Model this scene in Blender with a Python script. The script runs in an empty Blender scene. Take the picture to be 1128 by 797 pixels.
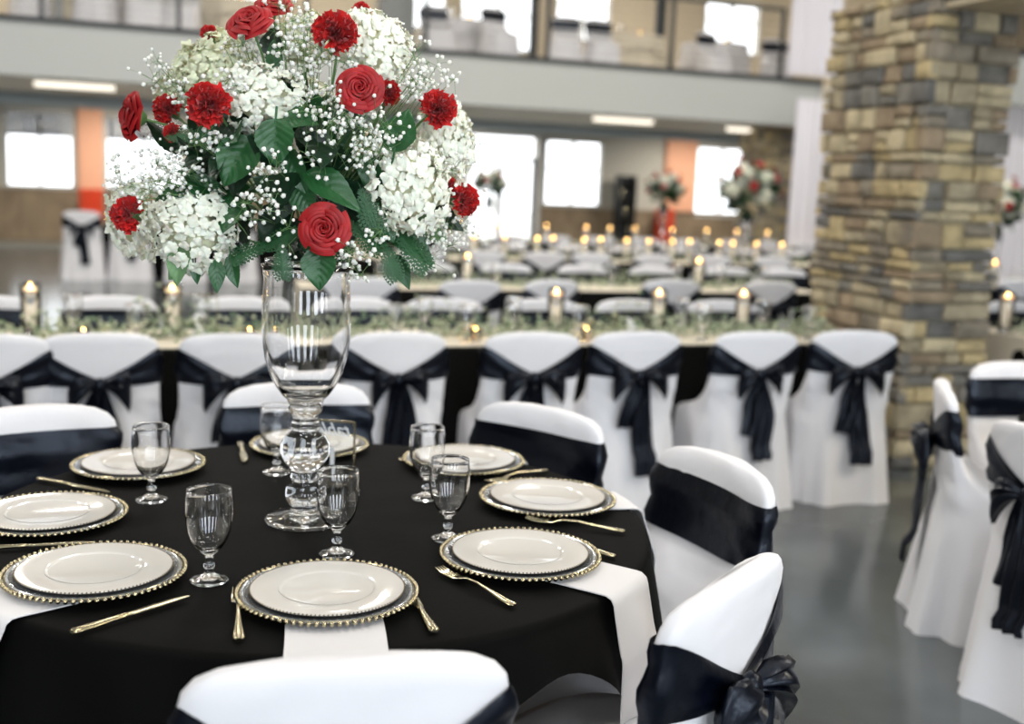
import bpy, math, random
from math import sin, cos, pi, radians as R_
from mathutils import Vector, Matrix
C = bpy.context.scene.collection
RND = random.Random(7)
TAU = 2*pi

# ------------------------------------------------------------------ camera
F_PX = 1230.0; PITCH = R_(8.92); ROLL = R_(2.35); CAM_H = 1.51; YAW = R_(19)
def rot_room(v):   # camera-facing frame -> room frame (rows of tables run along +X)
    return Vector((v[0]*cos(YAW)+v[1]*sin(YAW), -v[0]*sin(YAW)+v[1]*cos(YAW), v[2]))
_f = Vector((0, cos(PITCH), -sin(PITCH))); _r = Vector((1, 0, 0)); _u = _r.cross(_f)
_r2 = _r*cos(ROLL)+_u*sin(ROLL); _u2 = -_r*sin(ROLL)+_u*cos(ROLL)
FW, RT, UP = rot_room(_f), rot_room(_r2), rot_room(_u2)
CAM = Vector((0, 0, CAM_H))
def ray(x, y): return FW + RT*((x-564)/F_PX) - UP*((y-398.5)/F_PX)
def at_z(x, y, z):
    d = ray(x, y); return CAM + d*((z-CAM_H)/d.z)
def at_v(x, y, v):
    d = ray(x, y); return CAM + d*(v/d.y)
HD = rot_room((0, 1, 0))
def at_d(x, y, dep):          # dep = horizontal distance ahead of the viewpoint
    d = ray(x, y); return CAM + d*(dep/d.dot(HD))
cam = bpy.data.cameras.new('camera'); co = bpy.data.objects.new('camera', cam); C.objects.link(co)
co.matrix_world = Matrix(((RT.x, UP.x, -FW.x, 0), (RT.y, UP.y, -FW.y, 0), (RT.z, UP.z, -FW.z, CAM_H), (0, 0, 0, 1)))
cam.sensor_width = 36; cam.lens = F_PX/1128*36; cam.clip_end = 200; cam.clip_start = .05
cam.dof.use_dof = True; cam.dof.focus_distance = 2.12; cam.dof.aperture_fstop = 2.0
bpy.context.scene.camera = co

# ------------------------------------------------------------------ materials
def lin(c):
    return tuple(((x/255)/12.92 if x/255 <= .04045 else ((x/255+.055)/1.055)**2.4) for x in c)+(1,)
def mat(name, rgb, rough=.6, metal=0, bump=0, bscale=60, var=0, vscale=8, sheen=0, coat=0, trans=0, emit=0, sss=0, spec=.5):
    m = bpy.data.materials.new(name); m.use_nodes = True; nt = m.node_tree; b = nt.nodes['Principled BSDF']
    c = lin(rgb); b.inputs['Base Color'].default_value = c
    b.inputs['Roughness'].default_value = rough; b.inputs['Metallic'].default_value = metal
    b.inputs['Sheen Weight'].default_value = sheen; b.inputs['Coat Weight'].default_value = coat
    b.inputs['Specular IOR Level'].default_value = spec
    if trans: b.inputs['Transmission Weight'].default_value = trans
    if sss: b.inputs['Subsurface Weight'].default_value = sss; b.inputs['Subsurface Scale'].default_value = .01
    if emit: b.inputs['Emission Color'].default_value = c; b.inputs['Emission Strength'].default_value = emit
    tc = nt.nodes.new('ShaderNodeTexCoord')
    if var:
        n = nt.nodes.new('ShaderNodeTexNoise'); n.inputs['Scale'].default_value = vscale; n.inputs['Detail'].default_value = 5
        nt.links.new(tc.outputs['Object'], n.inputs['Vector'])
        r = nt.nodes.new('ShaderNodeValToRGB'); r.color_ramp.elements[0].position = .3; r.color_ramp.elements[1].position = .7
        r.color_ramp.elements[0].color = tuple(max(0, x*(1-var)) for x in c[:3])+(1,)
        r.color_ramp.elements[1].color = tuple(min(1, x*(1+var)) for x in c[:3])+(1,)
        nt.links.new(n.outputs['Fac'], r.inputs['Fac']); nt.links.new(r.outputs['Color'], b.inputs['Base Color'])
    if bump:
        n = nt.nodes.new('ShaderNodeTexNoise'); n.inputs['Scale'].default_value = bscale; n.inputs['Detail'].default_value = 4
        nt.links.new(tc.outputs['Object'], n.inputs['Vector'])
        bp = nt.nodes.new('ShaderNodeBump'); bp.inputs['Strength'].default_value = bump; bp.inputs['Distance'].default_value = .01
        nt.links.new(n.outputs['Fac'], bp.inputs['Height']); nt.links.new(bp.outputs['Normal'], b.inputs['Normal'])
    return m
def glass(name, tint=(1, 1, 1, 1), ior=1.47):
    m = bpy.data.materials.new(name); m.use_nodes = True; nt = m.node_tree; nt.nodes.clear()
    g = nt.nodes.new('ShaderNodeBsdfGlass'); o = nt.nodes.new('ShaderNodeOutputMaterial')
    g.inputs['Color'].default_value = tint; g.inputs['Roughness'].default_value = 0; g.inputs['IOR'].default_value = ior
    nt.links.new(g.outputs[0], o.inputs['Surface']); return m
def emitm(name, rgb, s):
    m = bpy.data.materials.new(name); m.use_nodes = True; nt = m.node_tree; nt.nodes.clear()
    e = nt.nodes.new('ShaderNodeEmission'); o = nt.nodes.new('ShaderNodeOutputMaterial')
    e.inputs[0].default_value = lin(rgb); e.inputs[1].default_value = s; nt.links.new(e.outputs[0], o.inputs[0]); return m
M = {}
M['white_cloth'] = mat('white_cloth', (230, 229, 232), .85, bump=.30, bscale=9, sheen=.1)
M['napkin'] = mat('napkin', (224, 222, 223), .9, bump=.1, bscale=40)
M['black_cloth'] = mat('black_cloth', (9, 9, 8), .8, bump=.1, bscale=14, spec=.08)
M['satin'] = mat('navy_black_satin', (4, 6, 16), .30, bump=.6, bscale=11, spec=.36)
M['satin'].node_tree.nodes['Principled BSDF'].inputs['Specular Tint'].default_value = (.76, .85, 1, 1)
M['glass'] = glass('clear_glass')
M['water'] = glass('water', (1, 1, 1, 1), 1.1)
M['acrylic'] = glass('acrylic', (.97, .98, .97, 1), 1.3)
M['gold'] = mat('gold_metal', (188, 177, 146), .2, 1)
M['silver'] = mat('silvered_glass_rim', (196, 200, 204), .18, .85)
M['champagne'] = mat('champagne_gold', (196, 188, 160), .2, 1)
M['porcelain'] = mat('porcelain', (222, 218, 212), .1, coat=.5)
M['porc_edge'] = mat('plate_edge_trim', (120, 105, 80), .3, .7)
M['rose'] = mat('rose_petal', (158, 8, 16), .6, sheen=0, var=.3, vscale=30)
M['carnation'] = mat('carnation_petal', (206, 22, 20), .65, sheen=.1, var=.2, vscale=40)
M['hydrangea'] = mat('hydrangea_petal', (243, 243, 226), .7, sss=.15, var=.06, vscale=20)
M['hydrangea_green'] = mat('hydrangea_green_petal', (226, 228, 196), .7, sss=.15, var=.08, vscale=20)
M['breath'] = mat('white_blossom', (238, 238, 230), .8, sss=.1)
M['leaf'] = mat('leaf_green', (38, 88, 46), .36, var=.3, vscale=18, bump=.15, bscale=60)
M['leaf_dark'] = mat('leaf_dark_green', (18, 50, 28), .38, var=.3, vscale=14, bump=.15, bscale=60)
M['leaf_pale'] = mat('leaf_pale_green', (108, 146, 100), .5, var=.25, vscale=18)
M['fern'] = mat('fern_green', (36, 84, 46), .5, var=.3, vscale=20)
M['stem'] = mat('stem_green', (104, 140, 84), .5)
M['foam'] = mat('floral_foam', (30, 52, 34), .9)
M['garland'] = mat('garland_pale_green', (176, 184, 156), .8, var=.3, vscale=30)
M['garland2'] = mat('garland_green', (112, 132, 100), .8, var=.3, vscale=30)
M['runner'] = mat('beige_runner', (222, 212, 192), .9, bump=.2, bscale=120)
M['wax'] = mat('white_wax', (240, 228, 205), .5, sss=.3)
M['flame'] = emitm('flame', (255, 190, 100), 110)
M['floor'] = mat('polished_concrete', (86, 91, 92), .15, var=.3, vscale=1.4, bump=.03, bscale=5)
M['fascia'] = mat('painted_fascia', (190, 193, 190), .6, bump=.03)
M['darksteel'] = mat('dark_steel', (44, 48, 52), .5)
M['soffit'] = mat('dark_ceiling', (34, 38, 38), .8)
M['cream_soffit'] = mat('cream_soffit', (232, 224, 208), .7)
M['duct'] = mat('galvanised_duct', (196, 208, 212), .45, .1)
M['wall'] = mat('greige_wall', (200, 194, 180), .8)
M['upwall'] = mat('tan_wall', (196, 182, 158), .7)
M['wainscot'] = mat('brown_wainscot', (150, 130, 104), .7, var=.25, vscale=3)
M['peach'] = mat('peach_paint', (240, 178, 142), .7)
M['orange'] = mat('orange_fabric', (226, 84, 48), .7)
M['frame_white'] = mat('white_frame', (226, 224, 218), .5)
M['frame_dark'] = mat('dark_frame', (34, 36, 36), .5)
M['blind'] = mat('brown_blind', (48, 38, 34), .7)
M['drape'] = mat('white_sheer_drape', (232, 230, 236), .85)
M['greycol'] = mat('grey_column_paint', (150, 152, 150), .6)
M['plank'] = mat('wood_plank_soffit', (196, 182, 156), .6, var=.15, vscale=2)
M['lamp'] = emitm('tube_light', (255, 244, 224), 5)
M['mortar'] = mat('mortar', (150, 144, 124), .95, bump=.5, bscale=40)
M['lettering'] = mat('white_lettering', (240, 240, 240), .5)
M['wood'] = mat('plywood', (150, 120, 85), .6)
M['rackbits'] = mat('dark_bottle', (40, 44, 48), .25)
stone_cols = [(166, 154, 128), (142, 132, 116), (124, 120, 112), (184, 166, 126), (108, 106, 102), (152, 134, 110), (194, 180, 148)]
ST = [mat('stone_%s' % n, c, .85, bump=.6, bscale=22, var=.28, vscale=9) for n, c in zip(
    ('tan', 'taupe', 'grey', 'gold', 'slate', 'brown', 'buff'), stone_cols)]

# ------------------------------------------------------------------ helpers
def link(o, parent=None):
    C.objects.link(o)
    if parent is not None: o.parent = parent
    return o
class MB:
    def __init__(s): s.v = []; s.f = []; s.m = []
    def add(s, vs, fs, m=0, M4=None):
        n = len(s.v)
        if M4 is not None: vs = [M4 @ Vector(q) for q in vs]
        s.v += [tuple(q) for q in vs]; s.f += [tuple(i+n for i in f) for f in fs]; s.m += [m]*len(fs); return s
    def box(s, x0, x1, y0, y1, z0, z1, m=0, M4=None):
        vs = [(x, y, z) for z in (z0, z1) for y in (y0, y1) for x in (x0, x1)]
        return s.add(vs, [(0, 2, 3, 1), (4, 5, 7, 6), (0, 1, 5, 4), (2, 6, 7, 3), (0, 4, 6, 2), (1, 3, 7, 5)], m, M4)
    def bbox(s, x0, x1, y0, y1, z0, z1, b=.01, m=0, M4=None):     # box with chamfered edges
        vs = []; fs = []
        # three slabs union as a lofted rounded box
        ring = lambda i: [(x0+i+b, y0+i), (x1-i-b, y0+i), (x1-i, y0+i+b), (x1-i, y1-i-b), (x1-i-b, y1-i), (x0+i+b, y1-i), (x0+i, y1-i-b), (x0+i, y0+i+b)]
        for z, i in ((z0, b), (z0+b, 0), (z1-b, 0), (z1, b)): vs += [(x, y, z) for x, y in ring(i)]
        for k in range(3):
            for j in range(8): fs.append((k*8+j, k*8+(j+1) % 8, k*8+8+(j+1) % 8, k*8+8+j))
        fs.append(tuple(range(7, -1, -1))); fs.append(tuple(range(24, 32)))
        return s.add(vs, fs, m, M4)
    def lathe(s, prof, n=40, m=0, M4=None, closed=False):
        vs = []; fs = []
        for r, z in prof:
            for k in range(n): vs.append((r*cos(TAU*k/n), r*sin(TAU*k/n), z))
        L = len(prof)
        for i in range(L-1 if not closed else L):
            i2 = (i+1) % L
            for k in range(n):
                fs.append((i*n+k, i*n+(k+1) % n, i2*n+(k+1) % n, i2*n+k))
        if not closed:
            fs.append(tuple(range(n-1, -1, -1))); fs.append(tuple(range((L-1)*n, L*n)))
        return s.add(vs, fs, m, M4)
    def tube(s, pts, rad, n=6, m=0, caps=True):
        pts = [Vector(p) for p in pts]; vs = []; fs = []
        for i, p in enumerate(pts):
            t = (pts[min(i+1, len(pts)-1)]-pts[max(i-1, 0)]).normalized()
            a = t.orthogonal().normalized() if i == 0 else (a_prev - t*a_prev.dot(t)).normalized()
            a_prev = a; b = t.cross(a); r = rad[i] if hasattr(rad, '__len__') else rad
            for k in range(n): vs.append(p+(a*cos(TAU*k/n)+b*sin(TAU*k/n))*r)
        for i in range(len(pts)-1):
            for k in range(n): fs.append((i*n+k, i*n+(k+1) % n, (i+1)*n+(k+1) % n, (i+1)*n+k))
        if caps: fs.append(tuple(range(n-1, -1, -1))); fs.append(tuple(range((len(pts)-1)*n, len(pts)*n)))
        return s.add(vs, fs, m)
    def grid(s, fn, nu, nv, m=0, M4=None, closeu=False):
        vs = [fn(i/(nu-1 if not closeu else nu), j/(nv-1)) for j in range(nv) for i in range(nu)]; fs = []
        for j in range(nv-1):
            for i in range(nu-1 if not closeu else nu):
                fs.append((j*nu+i, j*nu+(i+1) % nu, (j+1)*nu+(i+1) % nu, (j+1)*nu+i))
        return s.add(vs, fs, m, M4)
    def loft(s, rings, m=0, caps=True, M4=None):
        n = len(rings[0]); vs = [p for r in rings for p in r]; fs = []
        for j in range(len(rings)-1):
            for i in range(n): fs.append((j*n+i, j*n+(i+1) % n, (j+1)*n+(i+1) % n, (j+1)*n+i))
        if caps: fs.append(tuple(range(n-1, -1, -1))); fs.append(tuple(range((len(rings)-1)*n, len(rings)*n)))
        return s.add(vs, fs, m, M4)
    def mesh(s, name, mats, smooth=True, angle=40):
        me = bpy.data.meshes.new(name); me.from_pydata(s.v, [], s.f)
        for q in (mats if isinstance(mats, (list, tuple)) else [mats]): me.materials.append(q)
        me.polygons.foreach_set('material_index', s.m)
        if smooth:
            me.polygons.foreach_set('use_smooth', [True]*len(s.f))
            if angle: me.set_sharp_from_angle(angle=R_(angle))
        me.update(); return me
    def build(s, name, mats, parent=None, smooth=True, angle=40, loc=None):
        o = bpy.data.objects.new(name, s.mesh(name, mats, smooth, angle))
        if loc is not None: o.location = loc
        return link(o, parent)
def part(name, me, parent, mw=None):
    o = bpy.data.objects.new(name, me); link(o, parent)
    if mw is not None: o.matrix_basis = mw
    return o
def tag(o, label, cat, group=None, kind=None):
    o['label'] = label; o['category'] = cat
    if group: o['group'] = group
    if kind: o['kind'] = kind
    return o
def thing(name, label, cat, loc=(0, 0, 0), rz=0, group=None):
    o = bpy.data.objects.new(name, None); o.empty_display_size = .1; C.objects.link(o)
    o.location = loc; o.rotation_euler = (0, 0, rz); return tag(o, label, cat, group)
def dup(root, loc, rz=0, label=None, group=None, scale=None):
    r = root.copy(); C.objects.link(r); r.location = loc; r.rotation_euler = (0, 0, rz)
    if scale: r.scale = (scale,)*3
    if label: r['label'] = label
    if group: r['group'] = group
    for ch in root.children:
        c = ch.copy(); C.objects.link(c); c.parent = r
        for g in ch.children:
            d = g.copy(); C.objects.link(d); d.parent = c
    return r
class Proto:
    """first use moves the prototype itself, later uses copy it"""
    def __init__(s, root): s.root = root; s.used = False
    def __call__(s, loc, rz, label, group=None, scale=None):
        if not s.used:
            s.used = True; r = s.root; r.location = loc; r.rotation_euler = (0, 0, rz); r['label'] = label
            if group: r['group'] = group
            if scale: r.scale = (scale,)*3
            return r
        return dup(s.root, loc, rz, label, group, scale)
def struct(name, mb, mats, smooth=False):
    o = mb.build(name, mats, None, smooth); o['kind'] = 'structure'; return o
ORD = ['leftmost', 'second from left', 'third from left', 'fourth from left', 'fifth from left', 'sixth from left', 'seventh from left', 'eighth from left', 'ninth from left', 'tenth from left', 'eleventh from left', 'twelfth from left', 'thirteenth from left', 'fourteenth from left', 'fifteenth from left', 'sixteenth from left']

# ------------------------------------------------------------------ the room
struct('floor', MB().box(-16, 26, -6, 24, -.2, 0), M['floor'])
V0, V1 = 16.5, 23.4          # balcony front, far wall
ZB, ZT = 2.70, 3.40          # balcony fascia bottom and top
def wall_with_holes(x0, x1, z0, z1, holes, y0, y1):
    mb = MB(); xs = sorted({x0, x1}|{h[0] for h in holes}|{h[1] for h in holes}); zs = sorted({z0, z1}|{h[2] for h in holes}|{h[3] for h in holes})
    for a, b in zip(xs, xs[1:]):
        for c, d in zip(zs, zs[1:]):
            mx, mz = (a+b)/2, (c+d)/2
            if any(h[0] < mx < h[1] and h[2] < mz < h[3] for h in holes): continue
            mb.box(a, b, y0, y1, c, d)
    return mb
low = [(-6.1, -4.7, 1.12, 2.57), (-4.1, -2.7, 1.12, 2.57), (-2.24, -1.02, 1.12, 2.57), (-.46, .98, 1.15, 2.52), (6.84, 8.42, 0, 2.57), (8.62, 9.98, 1.13, 2.57), (12.33, 13.74, 1.0, 2.6), (16, 17.4, 1.1, 2.57), (18.6, 20, 1.1, 2.57)]
upp = [(-.45, .78, 4.72, 5.9), (1.3, 2.5, 4.72, 5.9), (5.5, 6.27, 4.66, 5.9), (6.6, 8.3, 4.36, 5.9), (8.73, 9.99, 4.7, 5.9), (12.31, 13.71, 4.7, 5.86), (15.6, 17, 4.7, 5.9)]
struct('wall_far', wall_with_holes(-16, 26, 0, 2.9, low, V1, V1+.2), M['wall'])
mb = wall_with_holes(-16, 26, 3.5, 7, upp, V1, V1+.2)
k = -16.0
while k < 26:                                                # corrugation ribs
    if not any(h[0]-.05 < k < h[1]+.05 for h in upp): mb.box(k, k+.04, V1-.03, V1, 3.5, 7)
    else: mb.box(k, k+.04, V1-.03, V1, 5.95, 7); mb.box(k, k+.04, V1-.03, V1, 3.5, 4.3)
    k += .22
struct('wall_far_upper', mb, M['upwall'])
struct('wall_left', MB().box(-16.2, -16, -6, 23.6, 0, 7), M['wall'])
struct('wall_right', MB().box(26, 26.2, -6, 23.6, 0, 7), M['frame_white'])
bh = [(x, x+1.3, .8, 5.4) for x in (-7.5, -4, -1, 2, 5, 8)]
struct('wall_back', wall_with_holes(-16, 26, 0, 7, bh, -6.2, -6), M['frame_white'])
struct('ceiling', MB().box(-16, 26, -6, 23.6, 7, 7.2), M['frame_white'])
# balcony slab, fascia, soffit
struct('trim_1', MB().box(-16, 10.95, V0, V0+.25, ZB, ZT), M['fascia'])
struct('trim_2', MB().box(-16, 10.95, V0-.04, V0+.28, ZT, ZT+.07), M['darksteel'])
struct('ceiling_balcony', MB().box(-16, 26, V0+3.4, V1, 2.88, 3.4).box(-16, 26, V0+.25, V0+3.4, 2.70, 3.4, 1), [M['soffit'], M['cream_soffit']])
mb = MB(); x = -16.0
while x < 26:
    if not (6.84 < x+.2 < 8.45): mb.box(x, x+.39, V1-.05, V1, .1, 1.05)
    x += .4
mb.box(-16, 6.8, V1-.07, V1, 1.03, 1.1); mb.box(8.45, 26, V1-.07, V1, 1.03, 1.1)
struct('trim_3', mb, M['wainscot'])
for i, (a, b, c, d) in enumerate(((-.95, -.5, 1.1, 2.7), (11.53, 12.3, 1.1, 2.75), (13.78, 14.3, 1.1, 2.75), (1.2, 1.6, 1.1, 2.7))):
    struct('trim_%d' % (4+i), MB().box(a, b, V1-.12, V1, c, d), M['peach'])
for i, (a, b, c, d) in enumerate(low):
    if a == 6.84: continue
    w = MB(); f = .05; y0, y1 = V1-.04, V1+.1
    w.box(a, b, y0, y1, d-f, d).box(a, b, y0-.05, y1, c, c+f).box(a, a+f, y0, y1, c, d).box(b-f, b, y0, y1, c, d)
    w.box((a+b)/2-.03, (a+b)/2+.03, y0+.03, y1, c, d)
    if i > 3: w.box(a, b, y0+.03, y1, (c+d)/2+.06, (c+d)/2+.1)
    o = struct('window_%d' % (i+1), w, M['frame_white'])
    if i < 4:
        w = MB()
        for k in range(9): w.box(a+f, b-f, V1-.03, V1-.01, 2.09+k*.05, 2.09+k*.05+.046)
        w.build('blind', M['blind'], o)
        MB().box((a+b)/2-.05, (a+b)/2+.35, V1-.05, V1-.03, 2.28, 2.33).box(a+.2, a+.27, V1-.05, V1-.03, 2.15, 2.4).box(b-.2, b-.13, V1-.05, V1-.03, 2.12, 2.5).build('notice', M['frame_white'], o)
for i, (a, b, c, d) in enumerate(upp):
    w = MB(); f = .04; y0, y1 = V1-.05, V1+.1
    w.box(a, b, y0, y1, d-f, d).box(a, b, y0, y1, c, c+f).box(a, a+f, y0, y1, c, d).box(b-f, b, y0, y1, c, d)
    w.box((a+b)/2-.03, (a+b)/2+.03, y0, y1, c, d).box(a, b, y0, y1, c+.72, c+.76)
    struct('window_%d' % (i+20), w, M['frame_white'])
w = MB(); y0, y1 = V1-.05, V1+.1
w.box(6.84, 8.42, y0, y1, 2.07, 2.14).box(6.84, 6.9, y0, y1, 0, 2.1).box(8.36, 8.42, y0, y1, 0, 2.1).box(7.6, 7.66, y0, y1, 0, 2.1).box(6.84, 8.42, y0, y1, 0, .2)
d_ = struct('door_1', w, M['frame_dark'])
MB().box(7.5, 7.56, y0-.05, y0, .9, 1.3).build('door_handle', M['champagne'], d_)
struct('trim_8', MB().box(6.74, 8.52, V1-.08, V1, 2.57, 2.64).box(6.74, 6.84, V1-.08, V1, 0, 2.6).box(8.42, 8.52, V1-.08, V1, 0, 2.6), M['frame_white'])
# outside ground seen through the windows
struct('floor_outside', MB().box(-40, 60, 24, 70, -.3, -.15), M['frame_white'])
# grey column on the balcony, dark steel posts
def col(name, label, px0, px1, v, z0, z1, m, dy=.35):
    a, b = at_v(px0, 40, v).x, at_v(px1, 40, v).x
    return tag(MB().bbox(a, b, v, v+dy, z0, z1, .01).build(name, m, None, True), label, 'column')
col('square_column', 'wide pale grey square column rising from the balcony edge', 421, 457, 17, 3.47, 7, M['greycol'], .5)
col('square_column', 'slim light grey column at the far left of the balcony', 60, 70, 17, 3.47, 7, M['greycol'], .15)
col('steel_column', 'dark steel column on the balcony near the blown-out wide window', 585, 593, 20, 3.4, 7, M['darksteel'], .15)
col('steel_column', 'dark steel column on the balcony right of the pair of grey chairs', 724, 733, 20, 3.4, 7, M['darksteel'], .15)
# balcony railing
rt = thing('balcony_railing', 'dark steel balcony railing with thin wires above the grey fascia', 'railing', (0, V0+.1, ZT+.07))
xs = [at_v(p, 60, V0).x for p in (864, 742, 605, 470)]; x = xs[-1]-1.75
while x > -16: xs.append(x); x -= 1.75
for x in xs: MB().box(x-.03, x+.03, -.03, .03, 0, 1.1).build('post', M['darksteel'], rt, False)
MB().box(-16, xs[0], -.03, .03, 1.05, 1.1).build('top_rail', M['darksteel'], rt, False)
mb = MB()
for k in range(9): mb.box(-16, xs[0], -.004, .004, .1+k*.105, .108+k*.105)
mb.build('wires', M['darksteel'], rt, False)
# round duct under the balcony
tag(MB().tube([(-16, 21, 2.62), (-2, 21, 2.655), (12, 21, 2.71)], .125, 20).build('air_duct', M['duct']), 'long round galvanised air duct hung under the balcony', 'duct')
# tube lamps on the soffit
for (p0, p1, y, lab) in ((36, 128, 88, 'bright tube light under the balcony at far left'), (653, 720, 131, 'bright tube light under the balcony right of the bouquet'),
                         (800, 852, 143, 'faint tube light under the balcony near the brown stone column'), (300, 380, 105, 'tube light under the balcony behind the tall bouquet')):
    vv = at_z((p0+p1)/2, y, 2.645).y; vv = min(max(vv, 17), 19.6); a, b = at_v(p0, y, vv), at_v(p1, y, vv)
    t = thing('tube_light', lab, 'light', (a.x, vv, 2.618), 0, 'tube lights under the balcony'); L = b.x-a.x
    MB().box(0, L, -.06, .06, .05, .08).build('housing', M['frame_white'], t, False)
    MB().tube([(.02, 0, .02), (L-.02, 0, .02)], .035, 12).build('tube', M['lamp'], t)

# stone columns
def stone_column(name, label, x0, x1, y0, y1, h, seed, z0=0, big=1.0, faces=('S', 'W', 'E', 'N')):
    rnd = random.Random(seed)
    t = thing(name, label, 'pillar', ((x0+x1)/2, (y0+y1)/2, z0)); cx, cy = (x0+x1)/2, (y0+y1)/2
    MB().box(x0-cx+.02, x1-cx-.02, y0-cy+.02, y1-cy-.02, 0, h).build('core', M['mortar'], t, False)
    mb = MB(); z = 0.0
    while z < h-.02:
        hh = min(rnd.choice((.055, .07, .085, .1, .13, .15))*big, h-z)
        for fc in faces:
            L = (x1-x0) if fc in 'SN' else (y1-y0); p = -.012 if rnd.random() < .5 else .0
            p = 0
            while p < L-.01:
                w = rnd.uniform(.09, .3)*big
                if hh > .12: w = rnd.uniform(.1, .2)*big
                if L-p-w < .07: w = L-p
                o = rnd.uniform(.005, .04); g = .006; b = .010
                # two stones stacked sometimes in a tall course
                parts = [(z, z+hh)] if not (hh > .12 and rnd.random() < .45) else [(z, z+hh*.48), (z+hh*.48, z+hh)]
                for (za, zb) in parts:
                    a0, a1 = p+g, p+w-g
                    if p < .001: a0 = -o*.8
                    if p+w > L-.001: a1 = L+o*.8
                    def pt(s_, zz, dd):
                        s_ += rnd.uniform(-.004, .004); zz += rnd.uniform(-.004, .004)
                        if fc == 'S': return (x0-cx+s_, y0-cy-dd, zz)
                        if fc == 'N': return (x0-cx+s_, y1-cy+dd, zz)
                        if fc == 'W': return (x0-cx-dd, y0-cy+s_, zz)
                        return (x1-cx+dd, y0-cy+s_, zz)
                    vs = []
                    for dd, i in ((-.03, 0), (o-b, 0), (o, b)):
                        for s_, zz in ((a0+i, za+g+i), ((a0+a1)/2, za+g+i), (a1-i, za+g+i), (a1-i, (za+zb)/2), (a1-i, zb-g-i), ((a0+a1)/2, zb-g-i), (a0+i, zb-g-i), (a0+i, (za+zb)/2)):
                            vs.append(pt(s_, zz, dd+(rnd.uniform(-.004, .004) if i else 0)))
                    vs.append(pt((a0+a1)/2, (za+zb)/2, o+.004))
                    fs = []
                    for q in range(2):
                        for j in range(8): fs.append((q*8+j, q*8+(j+1) % 8, q*8+8+(j+1) % 8, q*8+8+j))
                    for j in range(8): fs.append((16+j, 16+(j+1) % 8, 24))
                    mb.add(vs, fs, rnd.choices(range(7), (5, 4, 3, 4, 2, 4, 4))[0])
                p += w
        z += hh
    mb.build('stonework', ST, t, True, 35)
    return t
stone_column('stone_pillar', 'thick square pillar of stacked tan and grey ledge stone', 4.13, 4.66, 5.2, 6.12, 2.66, 3)
stone_column('stone_pillar', 'brown stone column far back under the right end of the balcony', 10.2, 10.9, 17, 17.7, 2.82, 9, 0, 1.4, ('S', 'W'))
# plank soffit block over the stone pillar
mb = MB(); mb.box(4.15, 9.0, 2.9, 5.16, 2.58, 3.0)
x = 4.15
while x < 8.9: mb.box(x, x+.235, 2.9, 5.16, 2.55, 2.58, 1); x += .25
struct('ceiling_plank_soffit', mb, [M['frame_dark'], M['plank']])
# right wing of balcony
struct('trim_9', MB().box(9.3, 26, 11.8, 12.05, 2.8, 3.42), M['fascia'])
struct('trim_10', MB().box(9.3, 26, 11.76, 12.08, 3.42, 3.48), M['darksteel'])
rt = thing('balcony_railing', 'dark railing on the right balcony wing beyond the stone pillar', 'railing', (0, 11.9, 3.48))
for k in range(7): MB().box(9.5+k*1.1-.03, 9.5+k*1.1+.03, -.03, .03, 0, 1.1).build('post', M['darksteel'], rt, False)
MB().box(9.5, 16.2, -.03, .03, 1.05, 1.1).build('top_rail', M['darksteel'], rt, False)
def drape(label, x0, x1, y, z0, z1, amp=.05, wl=.16):
    n = int((x1-x0)/wl*8)+2
    mb = MB().grid(lambda i, j: (x0+(x1-x0)*i, y+amp*sin((x1-x0)*i/wl*TAU)*(.5+.5*j)+.02*sin(i*13), z1+(z0-z1)*j), n, 10)
    mb.grid(lambda i, j: (x0+(x1-x0)*i, y+.015+amp*sin((x1-x0)*i/wl*TAU)*(.5+.5*j)+.02*sin(i*13), z1+(z0-z1)*j), n, 10)
    return tag(mb.build('curtain', M['drape']), label, 'curtain')
drape('tall white sheer curtain hanging just left of the stone pillar', 9.55, 10.5, 15, .02, 3.0)
drape('white curtain panel at the right end of the upper balcony', 10.15, 11.1, 16.3, 3.5, 5.6)
drape('wide white sheer curtain hanging right of the stone pillar', 9.3, 14.5, 12.2, .02, 2.82)

# ------------------------------------------------------------------ covered chair
LV = [(0, .262, -.31, .275), (.12, .256, -.295, .27), (.28, .248, -.275, .262), (.40, .24, -.257, .25), (.44, .236, -.25, .235), (.462, .231, -.247, .19),
      (.478, .228, -.245, .11), (.50, .225, -.244, .02), (.53, .222, -.245, -.06), (.565, .219, -.247, -.12), (.60, .218, -.250, -.160), (.65, .218, -.256, -.188),
      (.75, .221, -.266, -.206), (.81, .220, -.272, -.212), (.845, .214, -.2755, -.2165), (.868, .198, -.276, -.222), (.880, .172, -.273, -.229), (.886, .13, -.267, -.236)]
LV = [(z*.988, a*1.045, c, d) for z, a, c, d in LV]
def lv(z):
    for a, b in zip(LV, LV[1:]):
        if z <= b[0]:
            t = 0 if b[0] == a[0] else max(0, (z-a[0])/(b[0]-a[0])); return [a[i]+(b[i]-a[i])*t for i in range(4)]
    return list(LV[-1])
def surf(th, L, off=0, seed=0, fold=True):
    z, a, yr, yf = L; yc, b = (yr+yf)/2, (yf-yr)/2; n = 3.6
    c, s = cos(th), sin(th); e = 2/n
    x = (a+off)*math.copysign(abs(c)**e, c); y = yc+(b+off)*math.copysign(abs(s)**e, s)
    if fold and z < .47:
        k = (1-z/.47)**1.3
        w = .018*k*(sin(7*th+seed)+.7*sin(12*th+2.1*seed))
        x += w*c; y += w*s
    hb = min(1, max(0, (z-.46)/.1)); y += .45*x*x*(hb if y < .1 else 0)*1.0
    if z > .8: z -= .012*(abs(x)/.2)**2*min(1, (z-.8)/.06)
    return Vector((x, y, z))
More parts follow.
